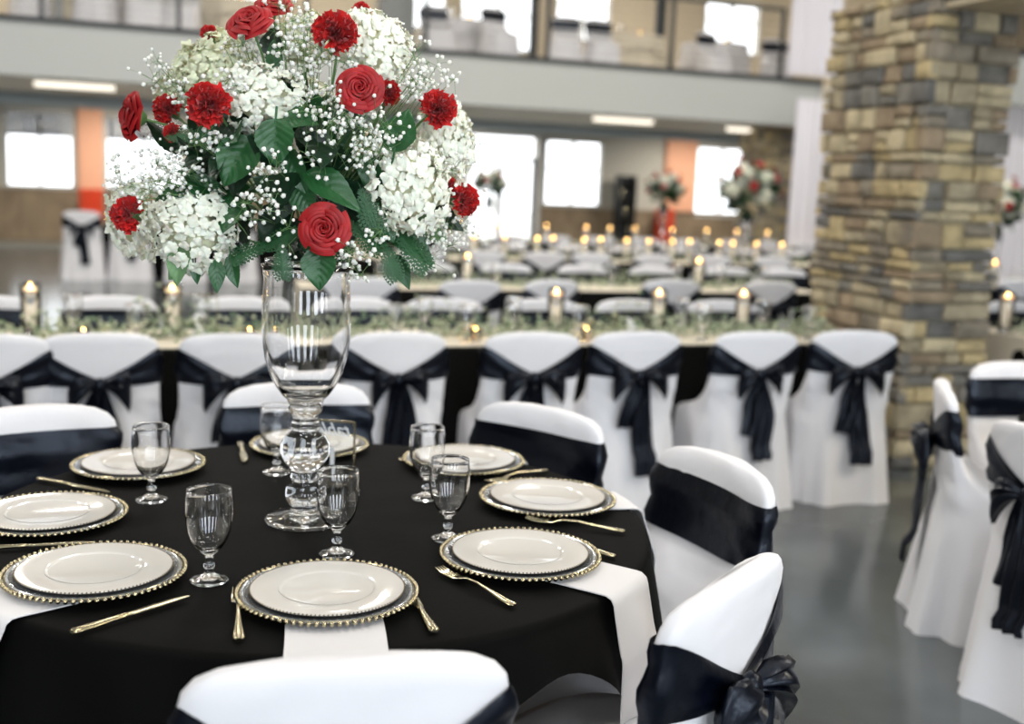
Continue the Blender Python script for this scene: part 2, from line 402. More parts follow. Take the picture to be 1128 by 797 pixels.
def chair_cover_mesh(seed):
    n = 96; mb = MB(); rings = []; zs = []
    for a, b in zip(LV, LV[1:]):
        q = 5 if b[0]-a[0] > .05 else (3 if b[0]-a[0] > .03 else 1)
        zs += [[a[i]+(b[i]-a[i])*t/q for i in range(4)] for t in range(q)]
    zs.append(LV[-1])
    for L in zs:
        rg = []
        for k in range(n):
            th = TAU*k/n; p = surf(th, L, 0, seed); w = min(1, max(0, (L[0]-.3)/.2))
            d = w*(.0022*sin(19*p.x+13*p.z+seed*1.7+1.5*sin(9*p.z+seed))+.0016*sin(34*p.z-21*p.x+seed)+.0011*sin(57*p.x+8*sin(11*p.z)))
            if L[0] > .84: d *= .6
            if .61 < L[0] < .835: d = -abs(d)*.5
            rg.append(p+Vector((cos(th)*d*.4, sin(th)*d+(-d*.6 if sin(th) < 0 else d*.6), d*.5 if L[0] > .8 else 0)))
        rings.append(rg)
    mb.loft(rings); return mb.mesh('chair_cover', M['white_cloth'], True, 60)
def sash_mesh(seed):
    n = 96; nv = 7; rings = []; rnd = random.Random(seed); ph = rnd.uniform(0, 6)
    for j in range(nv+1):
        r = []
        for k in range(n):
            th = TAU*k/n; p0 = surf(th, lv(.70), 0, 0)
            xx = abs(p0.x)/.22; back = sin(th) < 0
            if back:
                q = min(1, xx); zt = .69+(.815-.69)*q**1.1; zb = .655+(.668-.655)*q
            else: zt, zb = .812, .655
            t = j/nv; z = zb+(zt-zb)*t
            off = .008+.0045*sin(t*10+ph+th*2+.8*sin(th*3))+(.002*sin(t*21+th*5) if back else .001*sin(t*12+ph))
            if back: off += .006*(1-min(1, xx))
            if j in (0, nv): off -= .004
            r.append(surf(th, lv(z), off, 0, False))
        rings.append(r)
    mb = MB().loft(rings, caps=False); return mb.mesh('sash', M['satin'], True, 70)
def ribbon(path, widths, side, thick=.006, waves=3, amp=.008, ph=0, nw=14):
    """closed, pleated ribbon swept along a path; side = width direction, normals follow"""
    rings = []
    for i, (p, w) in enumerate(zip(path, widths)):
        p = Vector(p); t = (Vector(path[min(i+1, len(path)-1)])-Vector(path[max(i-1, 0)])).normalized()
        sd = (Vector(side)-t*Vector(side).dot(t)).normalized(); nr = t.cross(sd)
        top = []; bot = []
        for k in range(nw):
            u = k/(nw-1)*2-1; h = amp*sin(u*waves*pi+ph+i*.25)*(1-.3*abs(u))
            top.append(p+sd*(u*w/2)+nr*(h+thick/2*(1-u*u)**.5)); bot.append(p+sd*(u*w/2)+nr*(h-thick/2*(1-u*u)**.5))
        rings.append(top+bot[::-1])
    return rings
def bow(seed, parent):
    rnd = random.Random(seed); zc = .672; yb = surf(-pi/2, lv(zc)).y-.012
    rings = []
    for i in range(9):
        t = i/8*pi; r = .026*sin(t)**.7 if 0 < i < 8 else .004
        rings.append([(-.022*cos(t)*1.0+.0, yb-.012+r*.8*cos(TAU*k/14), zc+r*sin(TAU*k/14)*1.15+.002*sin(k*3)) for k in range(14)])
    MB().loft(rings).build('knot', M['satin'], parent, True, 80)
    for s in (-1, 1):
        ln = rnd.uniform(.10, .135); dr = rnd.uniform(.02, .065); hh = rnd.uniform(.054, .068); ph = rnd.uniform(0, 6); rings = []
        for i in range(12):
            t = i/11; e = (sin(min(1, t*1.15)*pi/2))**.9*(1 if t < .85 else math.sqrt(max(0, 1-((t-.85)/.16)**2)))
            h = .012+hh*e*(.3+.7*t) if t < .85 else .02+hh*e; d = (.010+.022*sin(t*pi)**.8)
            cx = s*(.012+ln*t); cz = zc-dr*t*t+.012*sin(t*3); cy = yb-.014-.018*sin(t*pi*.9)
            rings.append([(cx, cy+d*cos(TAU*k/20)*(1+.35*sin(k*2.5+ph)), cz+h*sin(TAU*k/20)*(1+.10*sin(k*1.7+ph))) for k in range(20)])
        MB().loft(rings).build('bow_loop', M['satin'], parent, True, 80)
    for s in (-1, 1):
        zl = rnd.uniform(.20, .34) if s > 0 else rnd.uniform(.26, .45); sw = rnd.uniform(-.02, .03); ph = rnd.uniform(0, 6); N = 16
        path = []; wd = []
        for i in range(N):
            t = i/(N-1); z = zc-.01-(zc-zl)*t; yy = surf(-pi/2, lv(z)).y if z > .3 else surf(-pi/2, lv(.3)).y-.02
            path.append((s*.012+s*(.02+sw)*t+.006*sin(t*7+ph), min(yy, yb)-.022-.006*s-.008*sin(t*5+ph), z)); wd.append(.03+.075*min(1, t*2.2)+.01*t)
        MB().loft(ribbon(path, wd, (1, 0, .12*s), .004, 2.4, .010, ph)).build('bow_tail', M['satin'], parent, True, 80)
def make_chair(seed):
    t = thing('banquet_chair', 'white covered banquet chair', 'chair', (0, 0, 0))
    part('chair_cover', chair_cover_mesh(seed), t)
    s = part('sash', sash_mesh(seed), t); bow(seed, s); return Proto(t)
CH = [make_chair(s) for s in (1, 2, 5, 8)]
chair_i = 0
def chair(x, y, face, label, group, v=None, z=0, scale=None):
    """x,y: middle of the top of the chair back; face = world angle the back's outer side points to"""
    global chair_i
    v = chair_i % 4 if v is None else v; chair_i += 1
    rz = face+pi/2; d = Vector((cos(face), sin(face)))
    return CH[v]((x-d.x*.27, y-d.y*.27, z), rz, label, group, scale)

# ------------------------------------------------------------------ the near round table
TC = rot_room((-.43, 2.45, 0)); TR = .765; TZ = .75
def cw(x, y, z=0): return rot_room((x, y, z))
def cang(deg): return R_(deg)-YAW
def round_cloth(name, R, z, drop, m, seed, flare=.10, nf=11, parent=None, lift=None):
    rnd = random.Random(seed); n = 220; rings = []; ph = [rnd.uniform(0, 6) for _ in range(3)]
    def prof(j):   # arc param
        if j <= 8: return R*(j/8)**.8*.985, z, 0
        if j <= 12:
            a = (j-8)/4*pi/2; return R*.985+.015*sin(a)*1.0, z-.015*(1-cos(a)), 0
        t = (j-12)/12; return R+flare*t*.35, z-.015-(drop-.015)*t, t
    for j in range(25):
        r0, zz, t = prof(j); r = []
        for k in range(n):
            th = TAU*k/n; w = sin(nf*th+ph[0]+.8*sin(3*th))*.5+.5; w2 = sin(nf*2.3*th+ph[1])*.3
            rr = r0+t**.8*flare*(w+w2*.4)-.0*t; z2 = zz+(0 if not lift or t == 0 else lift[1]*t*math.exp(-(((th-lift[0]+pi) % TAU-pi)/lift[2])**2))+(0 if t < .9 else .012*sin(5*th+ph[2])*(t-.9)*10)
            if j <= 8: z2 += .0007*sin(9*th+j)*(j > 1)
            if j == 0: rr = .001
            r.append((rr*cos(th), rr*sin(th), z2))
        rings.append(r)
    mb = MB().loft(rings, caps=False)
    return mb.build(name, m, parent, True, 60)
rtb = thing('round_table', 'round folding table hidden under the near black tablecloth', 'table', (TC.x, TC.y, 0))
MB().lathe([(.70, .70), (.735, .705), (.74, .72), (.735, .744), (.70, .747)], 64).build('tabletop', M['wood'], rtb)
for k in range(4):
    a = k*pi/2+.5; MB().tube([(.4*cos(a), .4*sin(a), .70), (.45*cos(a), .45*sin(a), 0)], .014, 10).build('leg', M['darksteel'], rtb)
cl = round_cloth('tablecloth', TR-.012, TZ, .30, M['black_cloth'], 4, .05, 12, None, (cang(-46), .21, .26)); cl.location = (TC.x, TC.y, 0)
tag(cl, 'black round tablecloth with soft folds on the near table', 'tablecloth')

grp = 'white covered chairs around the near table'
for (x, y, a, lab, v) in ((-.195, 1.405, -76, 'white covered chair seen from behind at the bottom edge of the picture', 0),
                       (.425, 1.83, -35, 'white covered chair with large satin bow at bottom right of near table', 2),
                       (.55, 2.70, 26, 'white covered chair tilted toward camera, right of the near table', 1),
                       (.115, 3.24, 52, 'white chair with olive-black band behind the right rear plates', 3),
                       (-.68, 3.47, 108, 'white covered chair directly behind the clear glass vase', 0),
                       (-1.31, 2.95, 126, 'white chair with black band at left edge behind near table', 1)):
    p = cw(x, y); chair(p.x, p.y, cang(a), lab, grp, v)

# chargers and plates
def charger_proto():
    t = thing('charger_plate', 'clear glass charger', 'charger plate')
    MB().lathe([(.0, 0), (.09, 0), (.10, .003), (.150, .009), (.158, .010), (.158, .013), (.150, .013), (.10, .007), (.0, .006)][1:-1], 72).build('glass_disc', M['glass'], t)
    mb = MB(); N = 78
    for k in range(N):
        a = TAU*k/N; rr = .0048
        vs = []; fs = []; ns, nr = 8, 5
        vs.append((0, 0, -rr))
        for j in range(1, nr):
            q = -pi/2+pi*j/nr
            for i in range(ns): vs.append((rr*cos(q)*cos(TAU*i/ns), rr*cos(q)*sin(TAU*i/ns), rr*sin(q)))
        vs.append((0, 0, rr)); last = len(vs)-1
        for i in range(ns):
            fs.append((0, 1+(i+1) % ns, 1+i)); fs.append((last, last-ns+i, last-ns+(i+1) % ns))
            for j in range(nr-2): b = 1+j*ns; fs.append((b+i, b+(i+1) % ns, b+ns+(i+1) % ns, b+ns+i))
        mb.add([(v[0]+.1625*cos(a), v[1]+.1625*sin(a), v[2]+.0115) for v in vs], fs)
    mb.build('beaded_rim', M['gold'], t, True, 0)
    mb = MB(); N = 144; prof = [(.131, .0085), (.138, .0115), (.148, .0118), (.153, .0140), (.1575, .0128), (.1575, .0112), (.148, .0095)]
    rings = [[((rr_+(.0007 if k % 2 else 0))*cos(TAU*k/N), rr_*sin(TAU*k/N), zz_+(.0011 if k % 2 and 1 < q < 4 else 0)) for k in range(N)] for q, (rr_, zz_) in enumerate(prof)]
    mb.loft(rings, caps=False); mb.build('fluted_rim', M['silver'], t, True, 30)
    MB().lathe([(.1535, .0125), (.1555, .0145), (.1575, .0125), (.1555, .0115)], 72, closed=True).build('inner_ring', M['gold'], t)
    return Proto(t)
def plate_proto():
    t = thing('dinner_plate', 'white dinner plate', 'plate'); q_ = 1.03
    MB().lathe([(.0005, .003), (.075, .003), (.078, 0), (.084, 0), (.088, .0035), (.134, .0075), (.1392, .0095), (.1392, .0112), (.134, .0112), (.092, .0098), (.086, .0085), (.080, .0072), (.0005, .0066)], 80).build('dish', M['porcelain'], t, True, 50)
    MB().lathe([(.0825, .0078), (.086, .0098), (.0885, .0104), (.0885, .0098), (.086, .0086)], 80, closed=True).build('ridge', M['porcelain'], t)
    mb = MB()
    for k in range(120):
        a = TAU*k/120; mb.bbox(-.0014, .0014, -.0014, .0014, .0094, .0124, .0006, M4=Matrix.Rotation(a, 4, 'Z') @ Matrix.Translation((.1392, 0, 0)))
    mb.build('beaded_edge', M['porc_edge'], t, False)
    return Proto(t)
CHG, PLT = charger_proto(), plate_proto()
PP = dict(F=(361, 652), RF=(573, 611), R=(603, 548.5), BR=(511, 507), B=(341, 488.5), LB=(153, 511.5), L=(53, 565), LF=(105, 630))
WH = dict(F='nearest the camera, in front of the goblet', RF='at the right front of the round table', R='at the right, beside the tilted chair', BR='at the right rear, behind two goblets',
          B='at the far side, behind the glass vase', LB='at the left rear, behind a goblet', L='cut off by the left edge of the picture', LF='at the left front, above the gold knife')
NAP = {}
for i, (k, q) in enumerate(PP.items()):
    p = at_z(q[0], q[1], .765); NAP[k] = p
    zz = TZ+.004+(.0 if k in ('L', 'B') else .004)
    CHG((p.x, p.y, zz), i*.3, 'clear charger with gold beaded rim '+WH[k], 'beaded chargers on the near table')
    PLT((p.x, p.y, zz+.0074), i*.7, 'white dinner plate '+WH[k], 'white dinner plates on the near table')
# napkins: long folded strips from under the charger and over the table edge
def napkin(key, w, label, ang=None, hang=.25, skew=0):
    p = NAP[key]; c = Vector((TC.x, TC.y)); d = Vector((p.x, p.y))-c; a = math.atan2(d.y, d.x) if ang is None else cang(ang)
    rd = Vector((cos(a), sin(a))); sd = Vector((-sin(a), cos(a))); s0 = (Vector((p.x, p.y))-c).dot(rd)-.08; lat = (Vector((p.x, p.y))-c).dot(sd)
    R1 = TR-.005; flat = R1-s0
    def fn(i, j, off=0):
        s = j*(flat+hang); u = (i-.5)*w+lat+.006*sin(j*5)
        # distance along this line to the circular edge
        edge = math.sqrt(max(.01, R1*R1-u*u)); fl = edge-s0; r_ = .020
        if s < fl: r = s0+s; z = TZ+.0035+off
        else:
            q = s-fl; aa = min(pi/2, q/r_); r = edge+(r_+off)*sin(aa); z = TZ+.0035-r_*(1-cos(aa))+off*cos(aa)
            ex = max(0, q-r_*pi/2); z -= ex; r += .035*min(1, ex/.1)+.02*ex+.010*sin(u*40+1)*min(1, ex/.08)
        P_ = c+rd*r+sd*(u+skew*max(0, s-fl)); return (P_.x, P_.y, z)
    rings = []
    nu, nv = 16, 46; mb = MB(); mb.grid(lambda i, j: fn(i, j, 0), nu, nv); mb.grid(lambda i, j: fn(1-i, j, .0025), nu, nv)
    n = nu*nv   # stitch the rim
    rim = [j*nu for j in range(nv)]; 
    for j in range(nv-1):
        mb.f.append((j*nu, (j+1)*nu, n+(j+1)*nu+nu-1, n+j*nu+nu-1)); mb.m.append(0)
        mb.f.append(((j+1)*nu+nu-1, j*nu+nu-1, n+j*nu, n+(j+1)*nu)); mb.m.append(0)
    for i in range(nu-1):
        b = (nv-1)*nu; mb.f.append((b+i+1, b+i, n+b+nu-1-i, n+b+nu-2-i)); mb.m.append(0)
    tag(mb.build('napkin', M['napkin'], None, True, 70), label, 'napkin', 'white napkins on the near table')
napkin('F', .168, 'white napkin under the nearest plate, running to the table edge')
napkin('RF', .165, 'white napkin under the right front plate, hanging far over the edge', -30)
napkin('R', .15, 'white napkin under the right plate, draping toward the tilted chair', 14, .2)
napkin('BR', .15, 'white napkin tip showing behind the right rear plate', 50, .12)
napkin('LB', .15, 'white napkin tip showing left of the left rear plate', 150, .12)
napkin('LF', .19, 'wide white napkin under the left front plate, hanging at bottom left', -134, .25)

# cutlery
def knife():
    t = thing('dinner_knife', 'gold knife', 'knife')
    secs = [(0, .006, .003), (.004, .0095, .0042), (.02, .0092, .0042), (.05, .0075, .004), (.085, .0055, .0035), (.1, .006, .0038), (.104, .0045, .003)]
    MB().loft([[(x, hy*cos(TAU*k/12), .0045+hz*sin(TAU*k/12)) for k in range(12)] for x, hy, hz in secs]).build('handle', M['gold'], t)
    secs = [(.102, .004, .0028), (.115, .0085, .0014), (.16, .0095, .0012), (.20, .0088, .001), (.22, .0055, .0008), (.230, .001, .0005)]
    MB().loft([[(x, hy*cos(TAU*k/10)-(.0 if x < .2 else (x-.2)*.1), .0045+hz*sin(TAU*k/10)) for k in range(10)] for x, hy, hz in secs]).build('blade', M['champagne'], t)
    return Proto(t)
def handle_mb():
    secs = [(0, .005, .0022, .004), (.006, .0095, .003, .004), (.03, .0085, .0028, .005), (.07, .005, .0026, .009), (.11, .0032, .0024, .013), (.145, .0036, .0022, .012)]
    return MB().loft([[(x, hy*cos(TAU*k/12), z+hz*sin(TAU*k/12)) for k in range(12)] for x, hy, hz, z in secs])
def fork():
    t = thing('dinner_fork', 'gold fork', 'fork'); handle_mb().build('handle', M['gold'], t)
    secs = [(.143, .004, .0022, .012), (.155, .008, .0018, .009), (.165, .0118, .0014, .0065), (.180, .0125, .0013, .005)]
    mb = MB().loft([[(x, hy*cos(TAU*k/12), z+hz*sin(TAU*k/12)) for k in range(12)] for x, hy, hz, z in secs])
    for s in (-1.5, -.5, .5, 1.5): mb.tube([(.176, s*.0066, .0055), (.195, s*.0066, .0045), (.215, s*.0064, .006), (.229, s*.006, .010)], [.0024, .0022, .0019, .0009], 6)
    mb.build('tines', M['champagne'], t); return Proto(t)
def spoon():
    t = thing('dinner_spoon', 'gold spoon', 'spoon'); handle_mb().build('handle', M['gold'], t)
    def sf(u, v):
        a = u*TAU; r = v; return (.185+.036*r*cos(a)-.005*r*r, .021*r*sin(a), .004+.009*r*r)
    MB().grid(sf, 24, 7, closeu=True).grid(lambda u, v: tuple(Vector(sf(1-u, v))-Vector((0, 0, .0012))), 24, 7, closeu=True).build('bowl', M['champagne'], t, True, 0); return Proto(t)
KN, FK, SP = knife(), fork(), spoon()
def cut(pr, a, b, lab, grp, ln=.23):   # a = handle end pixel, b = direction pixel
    A, B = at_z(*a, TZ+.004), at_z(*b, TZ+.004); pr((A.x, A.y, TZ+.0035), math.atan2(B.y-A.y, B.x-A.x), lab, grp)
gk, gf, gs = 'gold knives on the near table', 'gold forks on the near table', 'gold spoons on the near table'
cut(KN, (79, 698), (209, 657), 'gold knife lying at the left front below the left front plate', gk)
cut(KN, (479, 697), (459, 666), 'gold knife half under the nearest plate, handle toward the camera', gk)
cut(KN, (42, 528), (122, 543), 'gold knife between the two left plates', gk)
cut(KN, (-34, 606), (70, 600), 'gold knife behind the left front plate, at the left edge', gk)
cut(KN, (265, 488), (271, 515), 'gold knife with its pale handle showing left of the far plate', gk)
cut(FK, (567, 668), (480, 627), 'gold fork with tines beside the right front plate', gf)
cut(FK, (263, 706), (262, 650), 'gold fork half under the left side of the nearest plate', gf)
cut(FK, (688, 586), (596, 575), 'gold fork between the two right plates', gf)
cut(FK, (602, 518), (545, 531), 'gold fork between the right and the right rear plates', gf)
cut(SP, (678, 614), (655, 608), 'gold spoon handle poking out right of the right front plate', gs)
cut(SP, (441, 506), (470, 516), 'gold spoon handle poking out left of the right rear plate', gs)

# goblets
GP = [(.0008, 0), (.034, 0), (.0365, .002), (.0362, .004), (.030, .0065), (.018, .010), (.010, .016), (.0075, .021), (.0085, .026), (.0108, .030), (.0105, .034), (.0078, .038), (.0072, .046),
      (.009, .052), (.016, .058), (.025, .067), (.0335, .081), (.0395, .098), (.0430, .118), (.0440, .136), (.0430, .155), (.0417, .170), (.0413, .1765), (.04135, .1775), (.0411, .1786), (.0405, .17925), (.0398, .1794), (.0391, .17925), (.0385, .1786), (.03825, .1775), (.0386, .1765), (.0395, .170), (.0410, .155), (.0420, .136), (.0412, .118), (.0376, .099), (.0315, .083), (.023, .070), (.014, .0635), (.0008, .062)]
def goblet_proto():
    t = thing('water_goblet', 'clear goblet', 'glass')
    MB().lathe(GP, 48).build('goblet_glass', M['glass'], t, True, 0)
    return Proto(t)
def goblet_single():
    o = MB().lathe(GP, 40).build('water_goblet', M['glass'], None, True, 0); tag(o, 'clear goblet', 'glass'); return Proto(o)
GB = goblet_single()
for q, lab in (((167, 551), 'clear water goblet in front of the left rear plate'), ((230.5, 640), 'clear water goblet at left front beside the left front plate'),
               ((371, 611), 'clear water goblet just behind the nearest plate'), ((305, 521), 'clear water goblet behind the vase stem, left side'),
               ((469, 549), 'clear water goblet in front of the right rear plate, farther of the pair'), ((493, 594), 'clear water goblet left of the right plates, nearer of the pair')):
    p = at_z(*q, TZ); GB((p.x, p.y, TZ+.001), .3, lab, 'water goblets on the near table')

# tall glass vase
vp = at_z(335, 573, TZ); vp = Vector((vp.x, vp.y, TZ+.001))
def vz(y):            # height above table of a picture row at the vase
    return at_d(335, y, Vector((vp.x, vp.y, 0)).dot(HD)).z-TZ
k_ = Vector((vp.x, vp.y, TZ-CAM_H+.2)).dot(FW)/F_PX
V = thing('glass_vase', 'tall clear glass urn vase with a stacked ball stem on a round foot', 'vase', vp)
RIM = vz(292); BB = vz(441)
body_o = [(18.5, 441), (26, 434), (33, 424), (39.5, 411), (44, 396), (46.8, 378), (47.8, 360), (47.6, 340), (46.4, 322), (45.8, 308), (46.8, 298), (48.5, 292)]
prof = [(r*k_, vz(y)) for r, y in body_o]
inner = [(max(.002, (r-2.0)*k_), vz(y)+(.004 if y > 400 else 0)) for r, y in body_o[::-1]]
inner[-1] = (.014, vz(436)); inner.append((.0008, vz(437.5)))
MB().lathe([(.0008, vz(442))]+[(17*k_, vz(442))]+prof+inner, 64).build('bowl', M['glass'], V, True, 0)
st = [(.5, 567), (16, 567), (18, 563), (15, 557)]
stem_p = [(15.5, 564), (16, 561), (14, 557), (20, 550), (21.5, 543.5), (20, 537), (13.5, 531), (14, 528), (16, 525), (14.5, 521), (13.5, 518.5), (20, 512), (25.5, 504), (27.5, 496), (26.5, 488), (21.5, 480), (15.5, 475.5), (15.5, 472), (17.5, 469.5), (15.5, 466.5), (13.5, 462), (13.8, 457), (17, 454), (18.8, 450), (18.5, 446), (16, 443.5), (19.5, 440.5), (19.5, 438.5), (16, 437.5)]
MB().lathe([(.0008, vz(564))]+[(r*k_, vz(y)) for r, y in stem_p if y > 442.5]+[(.0008, vz(442.5))], 56).build('stem', M['glass'], V, True, 0)
MB().lathe([(18.5*k_, vz(444)), (20*k_, vz(441.5)), (18.7*k_, vz(439)), (17.6*k_, vz(441.5))], 56, closed=True).build('collar', M['glass'], V, True, 0)
MB().lathe([(.0008, 0), (.083, 0), (.0875, .002), (.0875, .005), (.080, .009), (.05, .014), (.034, .02), (.0008, vz(564.2))], 64).build('foot', M['glass'], V, True, 0)

# acrylic table sign
def text_mesh(s, size, mirror, shear=0, ext=.0008):
    cu = bpy.data.curves.new('t', 'FONT'); cu.body = s; cu.size = size; cu.align_x = 'CENTER'; cu.extrude = ext; cu.shear = shear
    o = bpy.data.objects.new('t', cu); C.objects.link(o); bpy.context.view_layer.update()
    me = bpy.data.meshes.new_from_object(o.evaluated_get(bpy.context.evaluated_depsgraph_get())); C.objects.unlink(o); bpy.data.objects.remove(o)
    for v in me.vertices: x, y, z = v.co; v.co = ((-x if mirror else x), z, y)
    if mirror: me.flip_normals()
    me.materials.append(M['lettering']); return me
def sign(label, loc, rz, w, h, num, word=True):
    t = thing('table_number_sign', label, 'sign', loc, rz)
    MB().box(-w/2, w/2, -.0015, .0015, .004, h).build('panel', M['acrylic'], t, False)
    f = .004; MB().box(-w/2-f, -w/2, -.003, .003, 0, h+f).box(w/2, w/2+f, -.003, .003, 0, h+f).box(-w/2-f, w/2+f, -.003, .003, h, h+f).box(-w/2-f, w/2+f, -.003, .003, 0, f).build('gold_frame', M['gold'], t, False)
    MB().box(-w/4, w/4, -.03, .03, -.0005, .004).build('base', M['acrylic'], t, False)
    if word: part('word_lettering', text_mesh('table', .046, True, .5), t, Matrix.Translation((.006, -.0035, h*.79)))
    part('numeral_lettering', text_mesh(num, h*.68, True), t, Matrix.Translation((.0, -.0035, h*.13)))
    return t
sp_ = at_z(366, 533, TZ); sign('gold-edged clear table sign reading table 1 backwards behind the vase', (sp_.x+.0, sp_.y+.0, TZ+.001), R_(-28), .108, .160, '1')

# ------------------------------------------------------------------ bouquet
def petal_grid(w, l, cup, curl, ruf=0, nu=7, nv=6, ph=0):
    def fn(i, j):
        u = (i-.5)*2; wd = w*(sin((.12+.88*j)*pi*.62)**.8); y = l*j
        z = cup*(u*u)*wd*1.2+curl*j*j*l+ruf*sin(u*7+ph)*j*l
        return (u*wd, y*(1-.12*u*u), z)
    return fn
def rose_mesh(seed):
    rnd = random.Random(seed); mb = MB()
    # spiralling cupped petals around an axis, local +Z faces outward
    for layer, (n, r0, h, flare, span) in enumerate(((2, .0018, .0165, .0004, 1.5), (3, .0042, .0180, .0008, 1.35), (3, .0070, .0190, .0014, 1.35), (4, .0100, .0192, .0022, 1.2), (4, .0134, .0185, .0034, 1.2), (5, .0168, .0165, .0052, 1.1), (5, .0200, .0130, .0075, 1.05), (6, .0222, .0085, .0095, 1.0))):
        for k in range(n):
            a = TAU*k/n+layer*1.15+rnd.uniform(-.2, .2); hh = h*rnd.uniform(.94, 1.06); half = TAU/n*.5*span; pk = rnd.uniform(-.3, .3)
            def fn(i, j):
                u = (i-.5)*2; ang = a+half*u*(.75+.25*sin(j*pi*.6))
                rr = r0*(.55+.45*sin(min(1, j*1.5)*pi/2))+.0012*u+flare*j**3+(.0012 if j > .95 else 0)*(1+layer*.3)
                top = hh*(1-.16*abs(u)**3)+.0012*cos((u-pk)*2.2)-(.0015+.0006*layer if j > .95 else 0)
                return (rr*cos(ang), rr*sin(ang), -.004+(top+.004)*min(1, j*1.06))
            mb.grid(fn, 11, 8)
    mb.lathe([(.001, -.016), (.007, -.014), (.014, -.006), (.017, -.002), (.010, 0)], 12, 1)
    return mb.mesh('rose', [M['rose'], M['stem']], True, 0)
def carnation_mesh(seed):
    rnd = random.Random(seed); mb = MB()
    for k in range(70):
        th = rnd.uniform(0, TAU); ph = math.acos(rnd.uniform(.02, 1)); l = rnd.uniform(.013, .019)
        M4 = Matrix.Rotation(th, 4, 'Z') @ Matrix.Rotation(ph, 4, 'X') @ Matrix.Rotation(rnd.uniform(0, 6), 4, 'Z') @ Matrix.Translation((0, 0, .004))
        w = rnd.uniform(.007, .011); f1 = rnd.uniform(0, 6)
        mb.grid(lambda i, j: ((i-.5)*2*w*(.25+.75*j), .003*sin((i-.5)*9+f1)*j+.002*sin(i*23)*j, l*(j-.03*abs(sin(i*19))*j)), 9, 4, 0, M4)
    mb.lathe([(.001, -.02), (.006, -.017), (.007, -.004), (.010, .002)], 10, 1)
    return mb.mesh('carnation', [M['carnation'], M['stem']], True, 0)
def hydrangea_mesh(seed, m='hydrangea', n=165, irr=.16):
    rnd = random.Random(seed); mb = MB(); R = .082; nz = [rnd.uniform(-1, 1) for _ in range(12)]
    for k in range(n):
        z = 1-1.55*(k+.5)/n; a = k*2.39996+rnd.uniform(-.15, .15); q = math.sqrt(max(0, 1-z*z))
        d = Vector((q*cos(a), q*sin(a), z)); bump = 1+irr*(nz[0]*sin(3*a+nz[1]*6)+nz[2]*sin(5*z+nz[3]*6)+nz[4]*sin(2*a+4*z))*.7+rnd.uniform(-.09, .07)
        c = d*(R*bump); tilt = Vector((rnd.uniform(-.5, .5), rnd.uniform(-.5, .5), rnd.uniform(-.5, .5)))
        Q = (d+tilt).to_track_quat('Z', 'Y').to_matrix().to_4x4(); s = rnd.uniform(.0108, .0150); r0 = rnd.uniform(0, 6)
        for p in range(4):
            M4 = Matrix.Translation(c) @ Q @ Matrix.Rotation(r0+p*pi/2+rnd.uniform(-.1, .1), 4, 'Z'); cu = rnd.uniform(-.25, .5)
            mb.grid(lambda i, j: ((i-.5)*2*s*.58*sin((.12+.80*j)*pi)**.6, s*j, s*(.10+cu*j*j-.35*(2*i-1)**2*j+.10*(p % 2)+.08*sin(j*5+p))), 5, 5, 0, M4)
    # inner stalk mass so that the head is not see-through
    mb.lathe([(.004, -.055), (.03, -.035), (.052, 0), (.054, .028), (.038, .05), (.003, .06)], 16, 1)
    return mb.mesh('hydrangea', [M[m], M['hydrangea_green']], True, 0)
def leaf_mesh(w, l, m='leaf', fold=.25, bend=.25, tip=1.0):
    def fn(i, j, off=0):
        u = (i-.5)*2; s = (sin(pi*min(1, j**.72))**.85)*(1-.25*j*tip) if 0 < j < 1 else 0.0
        x = u*w*s; y = l*j
        if j < .12: y -= .06*l*abs(u)
        vein = -.075*w*abs(sin((j*6-abs(u)*2.0)*pi))**.6*(1-abs(u)*.3)*s
        x += .02*w*sin(j*60)*abs(u)**6*s
        return (x, y, fold*abs(x)-bend*l*j*j-vein+.05*w*sin(j*9+u*2)*abs(u)+off)
    mb = MB().grid(fn, 17, 41); mb.tube([(0, -l*.35, -.004), (0, 0, 0), (0, l*.5, -bend*l*.25+.0006), (0, l*.97, -bend*l*.94)], [.0022, .0018, .0013, .0004], 5)
    return mb.mesh('leaf', M[m], True, 0)
def fern_mesh(l, w):
    mb = MB(); n = 13
    mb.tube([(0, l*t, -.25*l*t*t) for t in (0, .33, .66, 1)], [.0016, .0013, .001, .0004], 5)
    for k in range(1, n):
        t = k/n; y0 = l*t; z0 = -.25*l*t*t; ll = w*(sin(pi*min(1, (1-t)*.95+.12))**.8)*(1 if t > .12 else .7)
        for s in (-1, 1):
            d = Vector((s*.85, .45, -.12)).normalized(); p0 = Vector((0, y0, z0)); pr = Vector((-d.y*s, d.x*s, 0)).normalized()
            m_ = max(3, int(ll/.009))
            for q in range(m_):
                f = q/m_; b = p0+d*ll*f; bw = ll/m_*.8; h = .0085*(1-f*.75)*(l/.14)
                for ss in (-1, 1):
                    tip = b+pr*(ss*h)+d*(bw*.9); mb.add([b-d*bw*.4, b+d*bw*.9, tip+d*bw*.35, tip-d*bw*.15], [(0, 1, 2, 3)])
    return mb.mesh('fern_frond', M['fern'], True, 0)
ICO = None
